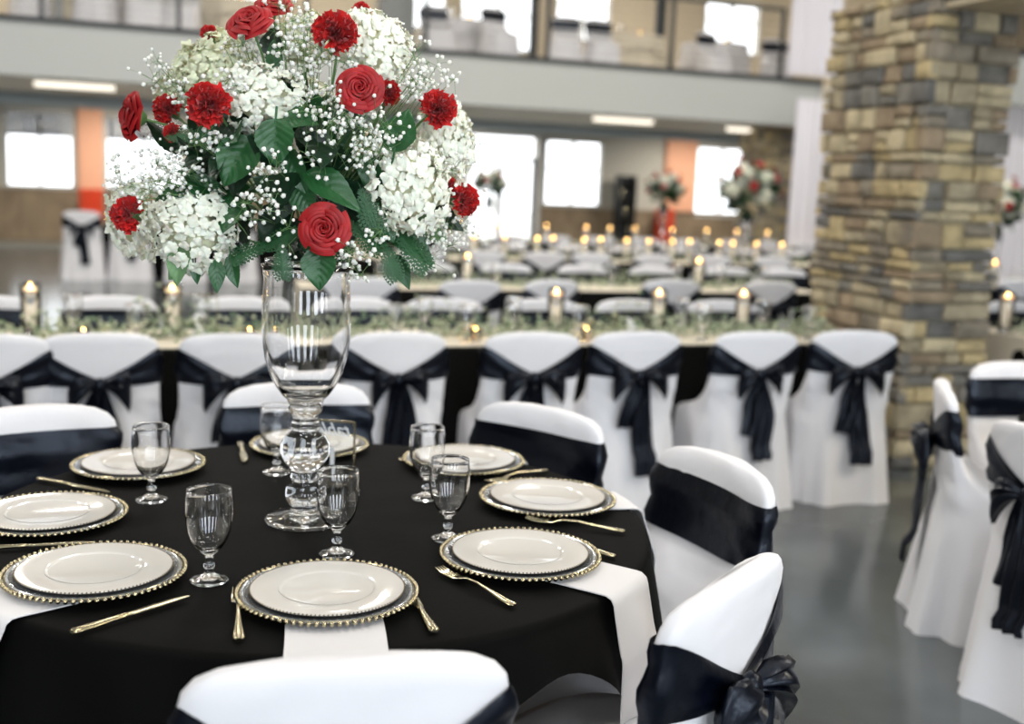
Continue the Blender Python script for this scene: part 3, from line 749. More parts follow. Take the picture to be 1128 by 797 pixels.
def ico():
    global ICO
    if ICO: return ICO
    g = (1+5**.5)/2; v = [(-1, g, 0), (1, g, 0), (-1, -g, 0), (1, -g, 0), (0, -1, g), (0, 1, g), (0, -1, -g), (0, 1, -g), (g, 0, -1), (g, 0, 1), (-g, 0, -1), (-g, 0, 1)]
    f = [(0, 11, 5), (0, 5, 1), (0, 1, 7), (0, 7, 10), (0, 10, 11), (1, 5, 9), (5, 11, 4), (11, 10, 2), (10, 7, 6), (7, 1, 8), (3, 9, 4), (3, 4, 2), (3, 2, 6), (3, 6, 8), (3, 8, 9), (4, 9, 5), (2, 4, 11), (6, 2, 10), (8, 6, 7), (9, 8, 1)]
    v = [Vector(p).normalized() for p in v]; cache = {}; f2 = []
    def mid(a, b):
        k = (min(a, b), max(a, b))
        if k not in cache: v.append(((v[a]+v[b])/2).normalized()); cache[k] = len(v)-1
        return cache[k]
    for a, b, c in f: ab, bc, ca = mid(a, b), mid(b, c), mid(c, a); f2 += [(a, ab, ca), (b, bc, ab), (c, ca, bc), (ab, bc, ca)]
    ICO = (v, f2); return ICO
def spray(parent, center, radii, n, root, seed, size=.0044):
    n = int(n*1.25)
    """gypsophila: blossoms in an ellipsoid cloud, thin stems to a root (all in the parent's frame)"""
    rnd = random.Random(seed); mb = MB(); sm = MB(); v, f = ico(); hubs = []
    cen, root = Vector(center), Vector(root)
    for h in range(max(3, n//7)):
        while True:
            q = Vector([rnd.uniform(-1, 1) for _ in range(3)])
            if q.length < 1: break
        hubs.append(cen+Vector((q.x*radii[0], q.y*radii[1], q.z*radii[2]))*.85)
    for h in hubs: sm.tube([root, root.lerp(h, .5)+Vector((rnd.uniform(-.01, .01), rnd.uniform(-.01, .01), .008)), h], [.0012, .0009, .0006], 3, caps=False)
    for k in range(n):
        h = hubs[k % len(hubs)]; p = h+Vector([rnd.gauss(0, .017) for _ in range(3)]); s = size*rnd.uniform(.6, 1.15); r1 = rnd.uniform(0, 6)
        mb.add([p+Vector((a.x, a.y, a.z))*s*(1+.28*sin(5*a.x+7*a.y+r1)*cos(6*a.z+r1)) for a in v], f)
        sm.tube([h, h.lerp(p, .6)+Vector((0, 0, .002)), p], [.0006, .0005, .0004], 3, caps=False)
    b = mb.build('baby_breath_spray', M['breath'], parent, True, 0); b['kind'] = 'stuff'; sm.build('fine_stems', M['stem'], b, True, 0); return b
RM = [rose_mesh(i) for i in (1, 2)]; CM = [carnation_mesh(i) for i in (1, 2)]; HM = [hydrangea_mesh(i) for i in (1, 2, 3)]+[hydrangea_mesh(4, 'hydrangea_green')]
LM = dict(heart=leaf_mesh(.036, .072, 'leaf', .2, .2), dark=leaf_mesh(.032, .08, 'leaf_dark', .25, .3), long=leaf_mesh(.026, .088, 'leaf', .3, .2, .9), pale=leaf_mesh(.03, .075, 'leaf_pale', .3, .2),
          droop=leaf_mesh(.018, .062, 'leaf', .3, .15, .8))
FM = fern_mesh(.145, .045)
BD = HD.dot(Vector((vp.x, vp.y, 0)))                    # distance ahead of the vase
BC = at_d(322, 175, BD)                                 # heart of the bouquet
B0 = Vector((vp.x, vp.y, vp.z+RIM))
bq = thing('flower_bouquet', 'huge bouquet of red roses, carnations, white hydrangeas and baby\'s breath in the tall vase', 'bouquet', B0)
def orient(d, up=Vector((0, 0, 1)), spin=0):
    return d.to_track_quat('Z', 'Y').to_matrix().to_4x4() @ Matrix.Rotation(spin, 4, 'Z')
TOCAM = -HD
def put(name, me, px, py, fwd, facing, s=1.0, spin=0, stem=True, sc3=None):
    """fwd: metres nearer than the bouquet axis"""
    p = at_d(px, py, BD-fwd)-B0
    d = Vector(facing).normalized() if not isinstance(facing, str) else ((p-(BC-B0)).normalized()*(1 if facing == 'out' else .6)+TOCAM*(.0 if facing == 'out' else .8)).normalized()
    m4 = Matrix.Translation(p) @ orient(d, spin=spin) @ (Matrix.Diagonal((*sc3, 1)) if sc3 else Matrix.Scale(s, 4))
    o = part(name, me, bq, m4)
    return o, p, d
def cdir(x, y, z):      # direction from camera-frame components (right, up, toward camera)
    return RT*x+UP*y-FW*z
def stem_to(o, p, d):
    tgt = Vector((0, 0, .02)); inv = o.matrix_basis.inverted()
    pts = [p-d*.012, p-d*.07+Vector((0, 0, -.005)), p.lerp(tgt, .6)-d*.02, tgt]
    MB().tube([inv @ q for q in pts], [.0028/o.matrix_basis.to_scale().x]*4, 6).build('stem', M['stem'], o)
for i, (px, py, r, fw, fc) in enumerate(((149, 129, 24, .10, (-.80, .05, .60)), (276, 27, 22, .16, (-.15, .55, .8)), (397, 99, 21.5, .25, (.05, .08, 1)), (358, 252, 23.5, .27, (.0, -.05, 1)), (302, 8, 18, .07, (.1, .6, .6)))):
    o, p, d = put('rose', RM[i % 2], px, py, fw, cdir(*fc), r*k_/.0325, i*1.3); stem_to(o, p, d)
for i, (px, py, r, fw, fc) in enumerate(((231, 115, 20, .24, (-.1, .1, 1)), (369, 37, 20, .2, (.1, .3, .9)), (482, 121, 18, .14, (.55, .1, .8)), (145, 236, 18, .14, (-.75, 0, .65)), (509, 221, 16, .10, (.8, -.1, .5)),
                                         (428, 103, 12, .12, (.3, .2, .9)), (186, 121, 15, .03, (-.4, .3, .8)), (231, 38, 9, .0, (-.3, .6, .7)), (191, 146, 9, .1, (-.5, .0, .8)), (492, 205, 10, .1, (.6, 0, .8)), (398, 13, 9, .02, (.1, .8, .5)))):
    o, p, d = put('carnation', CM[i % 2], px, py, fw, cdir(*fc), r*k_/.020, i*2.1); stem_to(o, p, d)
HS = ((292, 110, 44, 38, .20, (-.15, .2, 1), 0), (215, 254, 50, 44, .20, (-.35, -.25, .9), 1), (450, 207, 42, 49, .22, (.3, -.05, .95), 2), (412, 56, 38, 46, .12, (.35, .35, .85), 0), (236, 76, 46, 40, .06, (-.4, .5, .7), 3),
      (335, 46, 34, 36, .02, (0, .7, .6), 3), (152, 240, 32, 42, .08, (-.75, -.1, .6), 1), (490, 155, 32, 44, .08, (.7, .1, .7), 2), (197, 100, 24, 28, .02, (-.6, .5, .5), 3), (330, 120, 40, 40, -.15, (0, .5, -.8), 1), (250, 190, 40, 40, -.20, (-.4, 0, -.8), 1), (400, 180, 40, 40, -.2, (.4, 0, -.8), 2))
for i, (px, py, rx, ry, fw, fc, k) in enumerate(HS):
    o, p, d = put('hydrangea', HM[k], px, py, fw-.05, cdir(*fc), 1, 0, sc3=(rx*k_/.088, ry*k_/.088, .62*(rx+ry)/2*k_/.07)); MB().tube([(0, 0, -.04), (0, 0, -.11)], .0035, 6).build('stem', M['stem'], o)
def leaf(kind, px, py, fw, tip, nrm=(0, .2, 1), s=1.0):
    s *= 1.0 if kind == 'fern' else (1.2 if kind == 'droop' else 1.5)
    """px,py: middle of the blade; tip: direction of the tip in picture terms"""
    t = cdir(tip[0], tip[1], tip[2] if len(tip) > 2 else 0).normalized(); n = cdir(*nrm); n = (n-t*n.dot(t)).normalized(); x = t.cross(n)
    m3 = Matrix((x, t, n)).transposed().to_4x4(); p = at_d(px, py, BD-fw)-B0
    me = LM[kind] if kind != 'fern' else FM; L = {'heart': .072, 'dark': .08, 'long': .088, 'pale': .075, 'droop': .062, 'fern': .145}[kind]*s
    return part('leaf' if kind != 'fern' else 'fern_frond', me, bq, Matrix.Translation(p-t*L*.5) @ m3 @ Matrix.Scale(s, 4))
for a in (('heart', 303, 158, .27, (.0, -1, .1), (-.1, .25, 1), .80), ('heart', 259, 178, .23, (-.45, -.75, .2), (.1, .5, .9), .95), ('dark', 261, 188, .20, (-.3, -.9, .1), (0, .3, 1), .8), ('heart', 331, 131, .24, (.95, -.05, .2), (0, .6, .8), .62),
          ('heart', 441, 141, .21, (.25, .95, 0), (-.3, .0, 1), .80), ('long', 368, 208, .24, (.85, -.5, .2), (.1, .5, .9), .95), ('long', 326, 190, .22, (.35, -.9, .2), (-.3, .3, .9), .7), ('dark', 313, 218, .19, (-.2, -.9, .2), (.3, .3, .9), .8),
          ('heart', 351, 297, .26, (.0, -1, .1), (0, .3, 1), .72), ('heart', 336, 221, .22, (.4, -.8, .2), (-.4, .3, .9), .6), ('long', 219, 203, .17, (-.6, .5, .2), (.2, .4, .9), .8), ('dark', 245, 139, .17, (-.7, -.5, .2), (.2, .4, .9), .9),
          ('pale', 197, 292, .20, (-.25, -.9, .2), (-.3, .3, .9), .72), ('pale', 196, 295, .17, (-.7, -.6, 0), (.2, .4, .9), .6), ('droop', 216, 302, .19, (.05, -1, 0), (0, .2, 1), .55), ('droop', 239, 305, .21, (.05, -1, .1), (.3, .2, .9), .85), ('droop', 257, 300, .20, (.2, -1, .1), (-.2, .2, 1), .85),
          ('long', 190, 216, .14, (.6, .3, .3), (.2, .5, .9), .7), ('dark', 380, 230, .18, (.3, -.9, .2), (-.3, .3, .9), .8), ('heart', 420, 245, .19, (.6, -.7, .2), (0, .5, .9), .8), ('long', 455, 268, .15, (.7, -.6, .1), (0, .5, .9), .9), ('pale', 470, 255, .12, (.9, -.2, .1), (0, .5, .9), .8),
          ('dark', 300, 45, .06, (.1, .9, .2), (0, .2, 1), .6), ('long', 302, 60, .12, (.05, .9, .1), (.4, .1, 1), .5), ('dark', 385, 130, .17, (.6, -.5, .1), (0, .5, .9), .7), ('heart', 410, 190, .19, (-.3, -.9, .1), (0, .5, .9), .7),
          ('long', 443, 300, .13, (.4, -.85, .1), (0, .3, 1), .55), ('dark', 490, 240, .08, (.8, -.3, .1), (0, .4, .9), .7), ('dark', 350, 160, .18, (.6, -.6, .1), (0, .4, .9), .8), ('dark', 300, 250, .16, (-.5, -.8, .1), (0, .4, .9), .9),
          ('fern', 405, 228, .23, (.35, -.9, .1), (0, .3, 1), .72), ('fern', 400, 255, .22, (.75, -.55, .2), (0, .6, .8), .7), ('fern', 430, 285, .19, (.35, -.9, .1), (.2, .4, .9), .62), ('fern', 452, 270, .17, (.7, -.7, .1), (0, .6, .8), .8), ('fern', 310, 285, .26, (.0, -1, .05), (0, .2, 1), .55),
          ('fern', 320, 255, .22, (-.9, -.25, .2), (0, .6, .8), .7), ('fern', 280, 272, .22, (-.9, -.2, .2), (0, .6, .8), .7), ('fern', 212, 148, .12, (-.85, .3, .2), (0, .6, .8), .65), ('fern', 225, 150, .18, (.1, .9, .2), (0, .3, 1), .5), ('fern', 345, 275, .22, (.8, -.4, .1), (0, .6, .8), .5), ('fern', 375, 262, .2, (.1, -1, .1), (0, .3, 1), .6)):
    leaf(*a)
rnd = random.Random(11)
for k in range(62):                       # foliage filling the heart of the bouquet
    a = rnd.uniform(0, TAU); e = rnd.uniform(-.75, .9); d = Vector((cos(a)*math.sqrt(1-e*e), sin(a)*math.sqrt(1-e*e), e)); r = rnd.uniform(.12, .22)
    if k % 2: d = (d+TOCAM*1.1+Vector((0, 0, -.25))).normalized()
    p = BC-B0+Vector((d.x*r, d.y*r, d.z*r*.9-.02)); t = (d+Vector([rnd.uniform(-.6, .6) for _ in range(3)])).normalized(); n = (d-t*d.dot(t)+Vector((.01, .02, .03))).normalized(); n = (n-t*n.dot(t)).normalized(); x = t.cross(n)
    part('leaf', LM[rnd.choice(('dark', 'dark', 'long', 'heart'))], bq, Matrix.Translation(p) @ Matrix((x, t, n)).transposed().to_4x4() @ Matrix.Scale(rnd.uniform(1.0, 1.5), 4))
MB().lathe([(.0008, -.002), (.088, -.002), (.09, .004), (.09, .012), (.086, .012), (.0008, .010)], 40).build('dish', M['glass'], bq, True, 0)
MB().lathe([(.0008, .011), (.05, .011), (.055, .02), (.05, .055), (.03, .075), (.0008, .08)], 24).build('floral_foam', M['foam'], bq)
SPR = ((385, 140, .24, 46, 34, 85), (380, 168, .22, 46, 16, 45), (408, 165, .22, 24, 18, 26), (350, 115, .2, 26, 30, 45), (190, 195, .18, 44, 26, 80), (225, 165, .2, 30, 20, 40), (160, 205, .12, 26, 22, 40), (265, 50, .06, 26, 24, 45), (330, 55, .16, 34, 40, 80), (345, 30, .08, 26, 28, 40), (250, 90, .17, 28, 22, 35),
       (460, 75, .08, 18, 34, 45), (490, 92, .04, 18, 28, 30), (455, 105, .14, 18, 22, 35), (300, 205, .28, 14, 44, 42), (275, 235, .26, 18, 16, 24), (318, 260, .28, 10, 12, 10), (392, 290, .24, 22, 20, 40), (485, 265, .1, 28, 30, 60), (500, 245, .06, 24, 34, 50), (485, 185, .12, 14, 20, 20), (135, 195, .06, 20, 28, 35), (180, 85, .0, 24, 26, 35), (205, 100, .1, 20, 20, 25),
       (170, 175, .1, 24, 18, 35), (430, 150, .2, 18, 16, 20), (225, 225, .12, 26, 18, 25), (300, 20, .1, 24, 20, 25), (500, 165, .03, 16, 40, 30), (400, 120, .2, 20, 20, 25), (370, 70, .16, 16, 26, 25), (420, 255, .24, 14, 12, 14))
for i, (px, py, fw, rx, ry, n) in enumerate(SPR):
    c = at_d(px, py, BD-fw-.02)-B0; spray(bq, c, (rx*k_, .035, ry*k_), n, c.lerp(Vector((0, 0, .06)), .55), i+50)

# ------------------------------------------------------------------ second kind of bouquet (far tables)
def small_bouquet(seed):
    rnd = random.Random(seed); t = thing('flower_centrepiece', 'bouquet', 'bouquet')
    for k in range(13):
        a = k*2.4; e = -.2+1.1*(k/12); q = math.sqrt(max(0, 1-e*e)); d = Vector((q*cos(a), q*sin(a), e)).normalized()
        part('hydrangea', HM[k % 4], t, Matrix.Translation(d*.19+Vector((0, 0, .26))) @ orient(d) @ Matrix.Scale(.85, 4)) if k % 2 == 0 else None
        d2 = Vector((cos(a+.9)*q, sin(a+.9)*q, e+.1)).normalized(); part('rose', RM[k % 2], t, Matrix.Translation(d2*.29+Vector((0, 0, .27))) @ orient(d2) @ Matrix.Scale(1.15, 4))
    for k in range(60):
        a = rnd.uniform(0, TAU); e = rnd.uniform(-.8, .95); q = math.sqrt(1-e*e); d = Vector((q*cos(a), q*sin(a), e)); tt = (d+Vector([rnd.uniform(-.5, .5) for _ in range(3)])).normalized(); n = tt.orthogonal().normalized(); x = tt.cross(n)
        part('leaf', LM[rnd.choice(('dark', 'long', 'heart'))], t, Matrix.Translation(d*rnd.uniform(.08, .17)+Vector((0, 0, .25))) @ Matrix((x, tt, n)).transposed().to_4x4() @ Matrix.Scale(2.0, 4))
    for k in range(7):
        a = k*.9; spray(t, (.2*cos(a), .2*sin(a), .2+.08*(k % 4)), (.09, .09, .09), 45, (0, 0, .15), seed+k, .007)
    MB().lathe([(.0008, 0), (.06, 0), (.06, .05), (.0008, .1)], 16).build('floral_foam', M['foam'], t); return Proto(t)
def tall_vase():
    o = MB().lathe([(.0008, 0), (.075, 0), (.078, .006), (.03, .02), (.018, .05), (.016, .16), (.028, .22), (.05, .30), (.062, .42), (.066, .52), (.068, .555), (.064, .555), (.058, .42), (.045, .30), (.022, .23), (.0008, .22)], 32).build('glass_vase', M['glass'], None, True, 0)
    tag(o, 'vase', 'vase'); return Proto(o)
SB, TV = small_bouquet(3), tall_vase()

# ------------------------------------------------------------------ rows of long tables
def long_table(u0, u1, v0, v1, lab, front=False):
    cx, cy = (u0+u1)/2, (v0+v1)/2; t = thing('banquet_table', 'long table hidden under the black cloth of '+lab, 'table', (cx, cy, 0))
    w, d = (u1-u0)/2-.03, (v1-v0)/2-.03
    MB().bbox(-w, w, -d, d, .71, .742, .008).build('tabletop', M['wood'], t)
    for sx in (-1, 1):
        for sy in (-1, 1): MB().tube([(sx*(w-.15), sy*(d-.08), .71), (sx*(w-.15), sy*(d-.08), 0)], .015, 8).build('leg', M['darksteel'], t)
    n = 8; pts = []
    # cloth: rectangle with soft hanging folds
    per = []; W, D = (u1-u0)/2, (v1-v0)/2; step = .045
    x = -W
    while x < W: per.append((x, -D, 0, -1)); x += step
    y = -D
    while y < D: per.append((W, y, 1, 0)); y += step
    x = W
    while x > -W: per.append((x, D, 0, 1)); x -= step
    y = D
    while y > -D: per.append((-W, y, -1, 0)); y -= step
    rings = []
    for (z, o, f, s) in ((.751, 0, 0, .0), (.7515, -.01, 0, 1), (.748, 0, 0, 1), (.74, .006, .1, 1), (.6, .012, .5, 1), (.3, .02, .8, 1), (.02, .03, 1, 1)):
        r = []
        for k, (x, y, nx, ny) in enumerate(per):
            w_ = .018*f*(sin(k*.55)+.5*sin(k*.93+1)); q = o+w_
            r.append(((x+nx*q)*(1 if s else .0), (y+ny*q)*(1 if s else .0), z))
        rings.append(r)
    o = MB().loft(rings, caps=False).build('tablecloth', M['black_cloth'], None, True, 50); o.location = (cx, cy, 0)
    tag(o, 'black floor-length tablecloth on '+lab, 'tablecloth')
    r = MB().bbox(-W-.01, W+.01, -.30, .30, .7525, .7575, .002); 
    r.grid(lambda i, j: (W+.014+.03*j*j, -.30+.6*i, .757-.5*j), 12, 8).grid(lambda i, j: (-W-.014-.03*j*j, .30-.6*i, .757-.5*j), 12, 8)
    o = r.build('table_runner', M['runner'], None, True, 40); o.location = (cx, cy, 0); tag(o, 'cream burlap runner along '+lab, 'runner')
def garland(u0, u1, v, lab, dens=150, seed=0, w=.16, hgt=.13, m='garland'):
    rnd = random.Random(seed); mb = MB(); v_, f_ = ico()
    n = int((u1-u0)*dens)
    for k in range(n):
        x = rnd.uniform(u0, u1); b = .6+.4*sin(x*5.1+seed)+.3*sin(x*11); y = v+rnd.gauss(0, w*.5); z = .762+abs(rnd.gauss(0, hgt*.45))*(.5+b*.6)
        if k % 3 == 0:   # small leaf
            a = rnd.uniform(0, TAU); l = rnd.uniform(.02, .045); d = Vector((cos(a), sin(a), rnd.uniform(-.1, .8))).normalized(); s = d.orthogonal().normalized()*l*.25; p = Vector((x, y, z))
            mb.add([p, p+d*l*.5+s, p+d*l, p+d*l*.5-s], [(0, 1, 2, 3)], 1)
        else:
            s = rnd.uniform(.006, .013); mb.add([(x+a[0]*s, y+a[1]*s, z+a[2]*s) for a in v_[:12]], [(0, 11, 5), (0, 5, 1), (0, 1, 7), (0, 7, 10), (0, 10, 11), (1, 5, 9), (5, 11, 4), (11, 10, 2), (10, 7, 6), (7, 1, 8), (3, 9, 4), (3, 4, 2), (3, 2, 6), (3, 6, 8), (3, 8, 9), (4, 9, 5), (2, 4, 11), (6, 2, 10), (8, 6, 7), (9, 8, 1)], 0)
    for k in range(int((u1-u0)*8)):
        x = rnd.uniform(u0, u1-.25); y = v+rnd.gauss(0, w*.35); mb.tube([(x, y, .762), (x+.12, y+rnd.uniform(-.03, .03), .775), (x+.25, y+rnd.uniform(-.05, .05), .765)], .002, 4, 1)
    o = mb.build('garland', [M['garland'], M['garland2']], None, True, 0); tag(o, lab, 'greenery', None, 'stuff')
def hurricane_proto():
    t = thing('candle_cylinder', 'clear glass cylinder', 'candle holder')
    MB().lathe([(.0008, 0), (.042, 0), (.044, .003), (.044, .235), (.0432, .2365), (.0424, .235), (.0424, .012), (.0008, .010)], 28).build('cylinder', M['glass'], t, True, 0)
    MB().lathe([(.0008, .0105), (.0420, .0105), (.0420, .178), (.0008, .178)], 28).build('water', M['water'], t, True, 30)
    return Proto(t)
def candle_proto():
    t = thing('floating_candle', 'floating candle', 'candle')
    MB().lathe([(.0008, -.012), (.022, -.010), (.036, .004), (.036, .012), (.030, .014), (.0008, .010)], 24).build('wax', M['wax'], t)
    MB().lathe([(.0008, .012), (.005, .017), (.0072, .024), (.0055, .034), (.0025, .043), (.0004, .050)], 12).build('flame', M['flame'], t, True, 0)
    return Proto(t)
def votive_proto():
    t = thing('tealight_candle', 'tealight', 'candle')
    MB().lathe([(.0008, 0), (.026, 0), (.032, .05), (.031, .06), (.029, .06), (.024, .006), (.0008, .005)], 20).build('glass_cup', M['glass'], t, True, 0)
    MB().lathe([(.0008, .0055), (.022, .0055), (.024, .025), (.0008, .024)], 16).build('wax', M['wax'], t)
    MB().lathe([(.0008, .026), (.006, .031), (.009, .040), (.007, .052), (.002, .062), (.0004, .066)], 10).build('flame', M['flame'], t, True, 0)
    return Proto(t)
HU, CA, VO = hurricane_proto(), candle_proto(), votive_proto()
def hurricane(u, v, lab):
    HU((u, v, .758), 0, 'glass candle cylinder '+lab, 'candle cylinders on the long tables')
    CA((u, v, .758+.190), 0, 'lit floating candle in cylinder '+lab, 'floating candles on the long tables')

# front long table
long_table(-4.4, 3.78, 4.98, 5.66, 'the front long table')
garland(-4.3, 3.7, 5.34, 'pale green and white garland along the front long table', 520, 1)
gN = 'chairs on the near side of the front long table'
for i, (px, py) in enumerate(((-20, 372), (109, 368), (262, 368), (441, 366), (590, 365), (709, 365), (838, 364), (945, 363))):
    p = at_z(px, py, .88)
    names = ['cut off by the left edge', 'behind the left rear plate', 'just left of the vase', 'just right of the vase, bow hanging down', 'above the olive-banded chair', 'third from the right, long bow tail', 'second from the right', 'rightmost, beside the stone pillar']
    chair(p.x, 4.60+.02*(i % 2), -pi/2+R_((0, 2, -2, 1, -1, 0, 0, -9)[i]), 'white chair, near side of front long table, '+names[i], gN, (0, 3, 2, 0, 1, 2, 3, 1)[i])
gF = 'chairs on the far side of the front long table'
for i, px in enumerate((-20, 122, 262, 390, 487, 595, 691, 793)):
    p = at_v(px, 327, 6.06); chair(p.x, 6.06, pi/2+R_((i*37) % 7-3), 'white chair facing us across the front long table, '+ORD[i], gF)
for i, px in enumerate((34, 190, 612, 725, 818)):
    p = at_v(px, 345, 5.42); hurricane(p.x, 5.42, 'on the front long table, '+ORD[i]+' of five')
gG = 'goblets on the front long table'
for i, px in enumerate((80, 150, 222, 438, 468, 515, 566, 640, 752, 775, 840, 893)):
    p = at_v(px, 340, (5.52, 5.16)[i % 2] if i else 5.5); GB((p.x, p.y, .758 if abs(p.y-5.32) < .3 else .753), 0, 'clear goblet on the front long table, '+ORD[i]+' there', gG)
for i, px in enumerate((92, 275, 524, 646)):
    p = at_v(px, 365, 5.18); VO((p.x, p.y, .7585), 0, 'small tealight on the front long table, '+ORD[i]+' there', 'tealights on the front long table')
p = at_z(220, 372, .77); sign('gold-framed table sign with a backward 2 on the front long table, left of the vase', (p.x, p.y+.05, .759), R_(-8), .16, .205, '2', False)
p = at_z(697, 372, .77); sign('gold-framed table sign with a backward 4 on the front long table', (p.x, p.y+.03, .759), R_(-8), .16, .19, '4', False)

# second row
long_table(1.1, 5.3, 7.72, 8.40, 'the second long table')
garland(1.2, 5.2, 8.06, 'pale garland along the second long table', 260, 2)
for i, (px, py, v, a) in enumerate(((404, 306, 7.3, 0), (521, 312, 7.2, 3), (612, 309, 7.3, 14), (743, 300, 7.45, -5), (853, 309, 7.42, 0))):
    p = at_v(px, py, v); chair(p.x, v, -pi/2+R_(a), 'white chair, near side of second long table, '+ORD[i], 'chairs on the near side of the second long table')
for i, px in enumerate((470, 556, 640, 717, 800, 862)):
    p = at_v(px, 291, 8.85); chair(p.x, 8.85, pi/2, 'white chair facing us across second long table, '+ORD[i], 'chairs on the far side of the second long table')
for i, px in enumerate((415, 450, 540, 680, 735, 800, 830)):
    p = at_v(px, 300, 8.1); GB((p.x, 7.95+.25*(i % 2), .758), 0, 'clear goblet on the second long table, '+ORD[i]+' there', 'goblets on the second long table')
for i, px in enumerate((515, 770)):
    p = at_v(px, 290, 8.1); hurricane(p.x, 8.1, 'on the second long table, '+ORD[i]+' of two')
# third row
long_table(2.0, 7.9, 10.85, 11.55, 'the third long table')
garland(2.1, 7.8, 11.2, 'pale garland along the third long table', 110, 3)
for i, px in enumerate((467, 536, 602, 656, 722, 790, 855)):
    p = at_v(px, 279, 10.5); chair(p.x, 10.5+.05*(i % 2), -pi/2+R_((i*29) % 9-4), 'white chair, near side of third long table, '+ORD[i], 'chairs on the near side of the third long table')
for i, px in enumerate((500, 560, 625, 690, 750, 815, 868)):
    p = at_v(px, 265, 12.0); chair(p.x, 12.0, pi/2, 'white chair facing us across third long table, '+ORD[i], 'chairs on the far side of the third long table')
cn = 0
for i, (px, v) in enumerate(((522, 11.2), (556, 11.3), (592, 11.15), (609, 11.35), (644, 11.2), (662, 11.3), (691, 11.2), (715, 11.2), (741, 11.2), (760, 11.35), (793, 11.3), (808, 11.2), (834, 11.2), (862, 11.25))):
    p = at_v(px, 262, v); 
    HU((p.x, v, .758), 0, 'candle cylinder on the third long table, '+ORD[i]+'', 'candle cylinders on the third long table')
    CA((p.x, v, .948), 0, 'floating candle on the third long table, '+ORD[i]+'', 'floating candles on the third long table')
for i, px in enumerate((535, 575, 625, 670, 700, 730, 775, 820, 850)):
    p = at_v(px, 270, 11.0); GB((p.x, 11.0, .758), 0, 'clear goblet on the third long table, '+ORD[i]+' there', 'goblets on the third long table')
# fourth row, far
long_table(3.0, 11.0, 14.6, 15.3, 'the farthest long table')
garland(3.1, 10.9, 14.95, 'pale garland along the farthest long table', 60, 4)
for i in range(11): chair(3.5+i*.66, 14.25, -pi/2, 'white chair, near side of farthest long table, '+ORD[i], 'chairs on the near side of the farthest long table')
for i, px in enumerate((505, 548, 602, 646, 672, 700, 741, 779, 812, 846)):
    p = at_v(px, 250, 14.9); HU((p.x, 14.9, .758), 0, 'candle cylinder on the farthest long table, '+ORD[i], 'candle cylinders on the farthest long table'); CA((p.x, 14.9, .948), 0, 'floating candle on the farthest long table, '+ORD[i], 'floating candles on the farthest long table')
# tall centrepieces
for (px, py0, py1, v, zt, lab) in ((822, 178, 245, 11.2, .758, 'on the third long table, left of the stone pillar'), (731, 190, 232, 14.95, .758, 'on the farthest long table in front of the peach panel'), (539, 186, 224, 14.95, .758, 'on the farthest long table in front of the glass door')):
    a, b = at_v(px, py1, v), at_v(px, py0, v); h = b.z-a.z; s = h/.56
    TV((a.x, v, zt), 0, 'tall glass vase '+lab, 'tall far vases', max(.5, (a.z-zt+.04)/.555)); SB((a.x, v, zt+max(.5, (a.z-zt+.04)/.555)*.556), v, 'white and red bouquet '+lab, 'far bouquets', s*1.02)

# left rear group near the windows
long_table(-.75, 2.3, 16.75, 17.4, 'the rear left table under the balcony')
for i, px in enumerate((90, 143, 205, 262)):
    p = at_v(px, 245, 16.4); chair(p.x, 16.4, -pi/2, 'white chair with black sash at rear left table, '+ORD[i], 'chairs at the rear left table', scale=1.08)
for i in range(2): chair(.1+i*.9, 17.75, pi/2, 'white chair facing us behind rear left table, '+ORD[i], 'chairs facing us at the rear left table')
for i, px in enumerate((118, 124)): p = at_v(px, 234, 17.1); VO((p.x, 17.1, .76), 0, 'tealight on the rear left table, '+ORD[i]+' of two', 'tealights on the rear left table', 1.5)

# right of the pillar
long_table(4.95, 9.5, 4.98, 5.66, 'the long table right of the stone pillar')
garland(5.0, 9.4, 5.34, 'pale garland on the long table right of the pillar', 260, 5)
chair(5.66, 6.1, pi/2, 'white chair back seen over the long table right of the stone pillar', 'chairs right of the stone pillar')
chair(6.5, 6.1, pi/2, 'white chair at the right edge over the long table right of the pillar', 'chairs right of the stone pillar')
p = at_v(1116, 300, 5.4); hurricane(p.x, 5.42, 'right of the pillar')
long_table(6.3, 10.5, 8.4, 9.1, 'the table beyond the stone pillar')
garland(6.4, 10.4, 8.75, 'pale garland on the table behind and right of the pillar', 120, 6)
for i, px in enumerate((1068, 1098)):
    p = at_v(px, 274, 8.7); hurricane(p.x, 8.7, 'beyond the stone pillar, '+ORD[i]+' of two')
p = at_v(1102, 248, 8.85); TV((p.x, 8.9, .758), 0, 'tall clear glass vase right of the stone pillar', 'tall far vases', .9); SB((p.x, 8.9, .758+.5), 1, 'round bouquet of white and red flowers right of the stone pillar', 'far bouquets', .98)
for i, px in enumerate((1070, 1130)):
    p = at_v(px, 300, 8.0); chair(p.x, 8.02, -pi/2, 'white chair at the table behind the pillar, '+ORD[i]+' of two', 'chairs behind and right of the pillar')
for i, px in enumerate((1078, 1096, 1120)):
    p = at_v(px, 290, 8.6); GB((p.x, 8.58, .758), 0, 'clear goblet right of the stone pillar, '+ORD[i]+' of three', 'goblets right of the pillar')
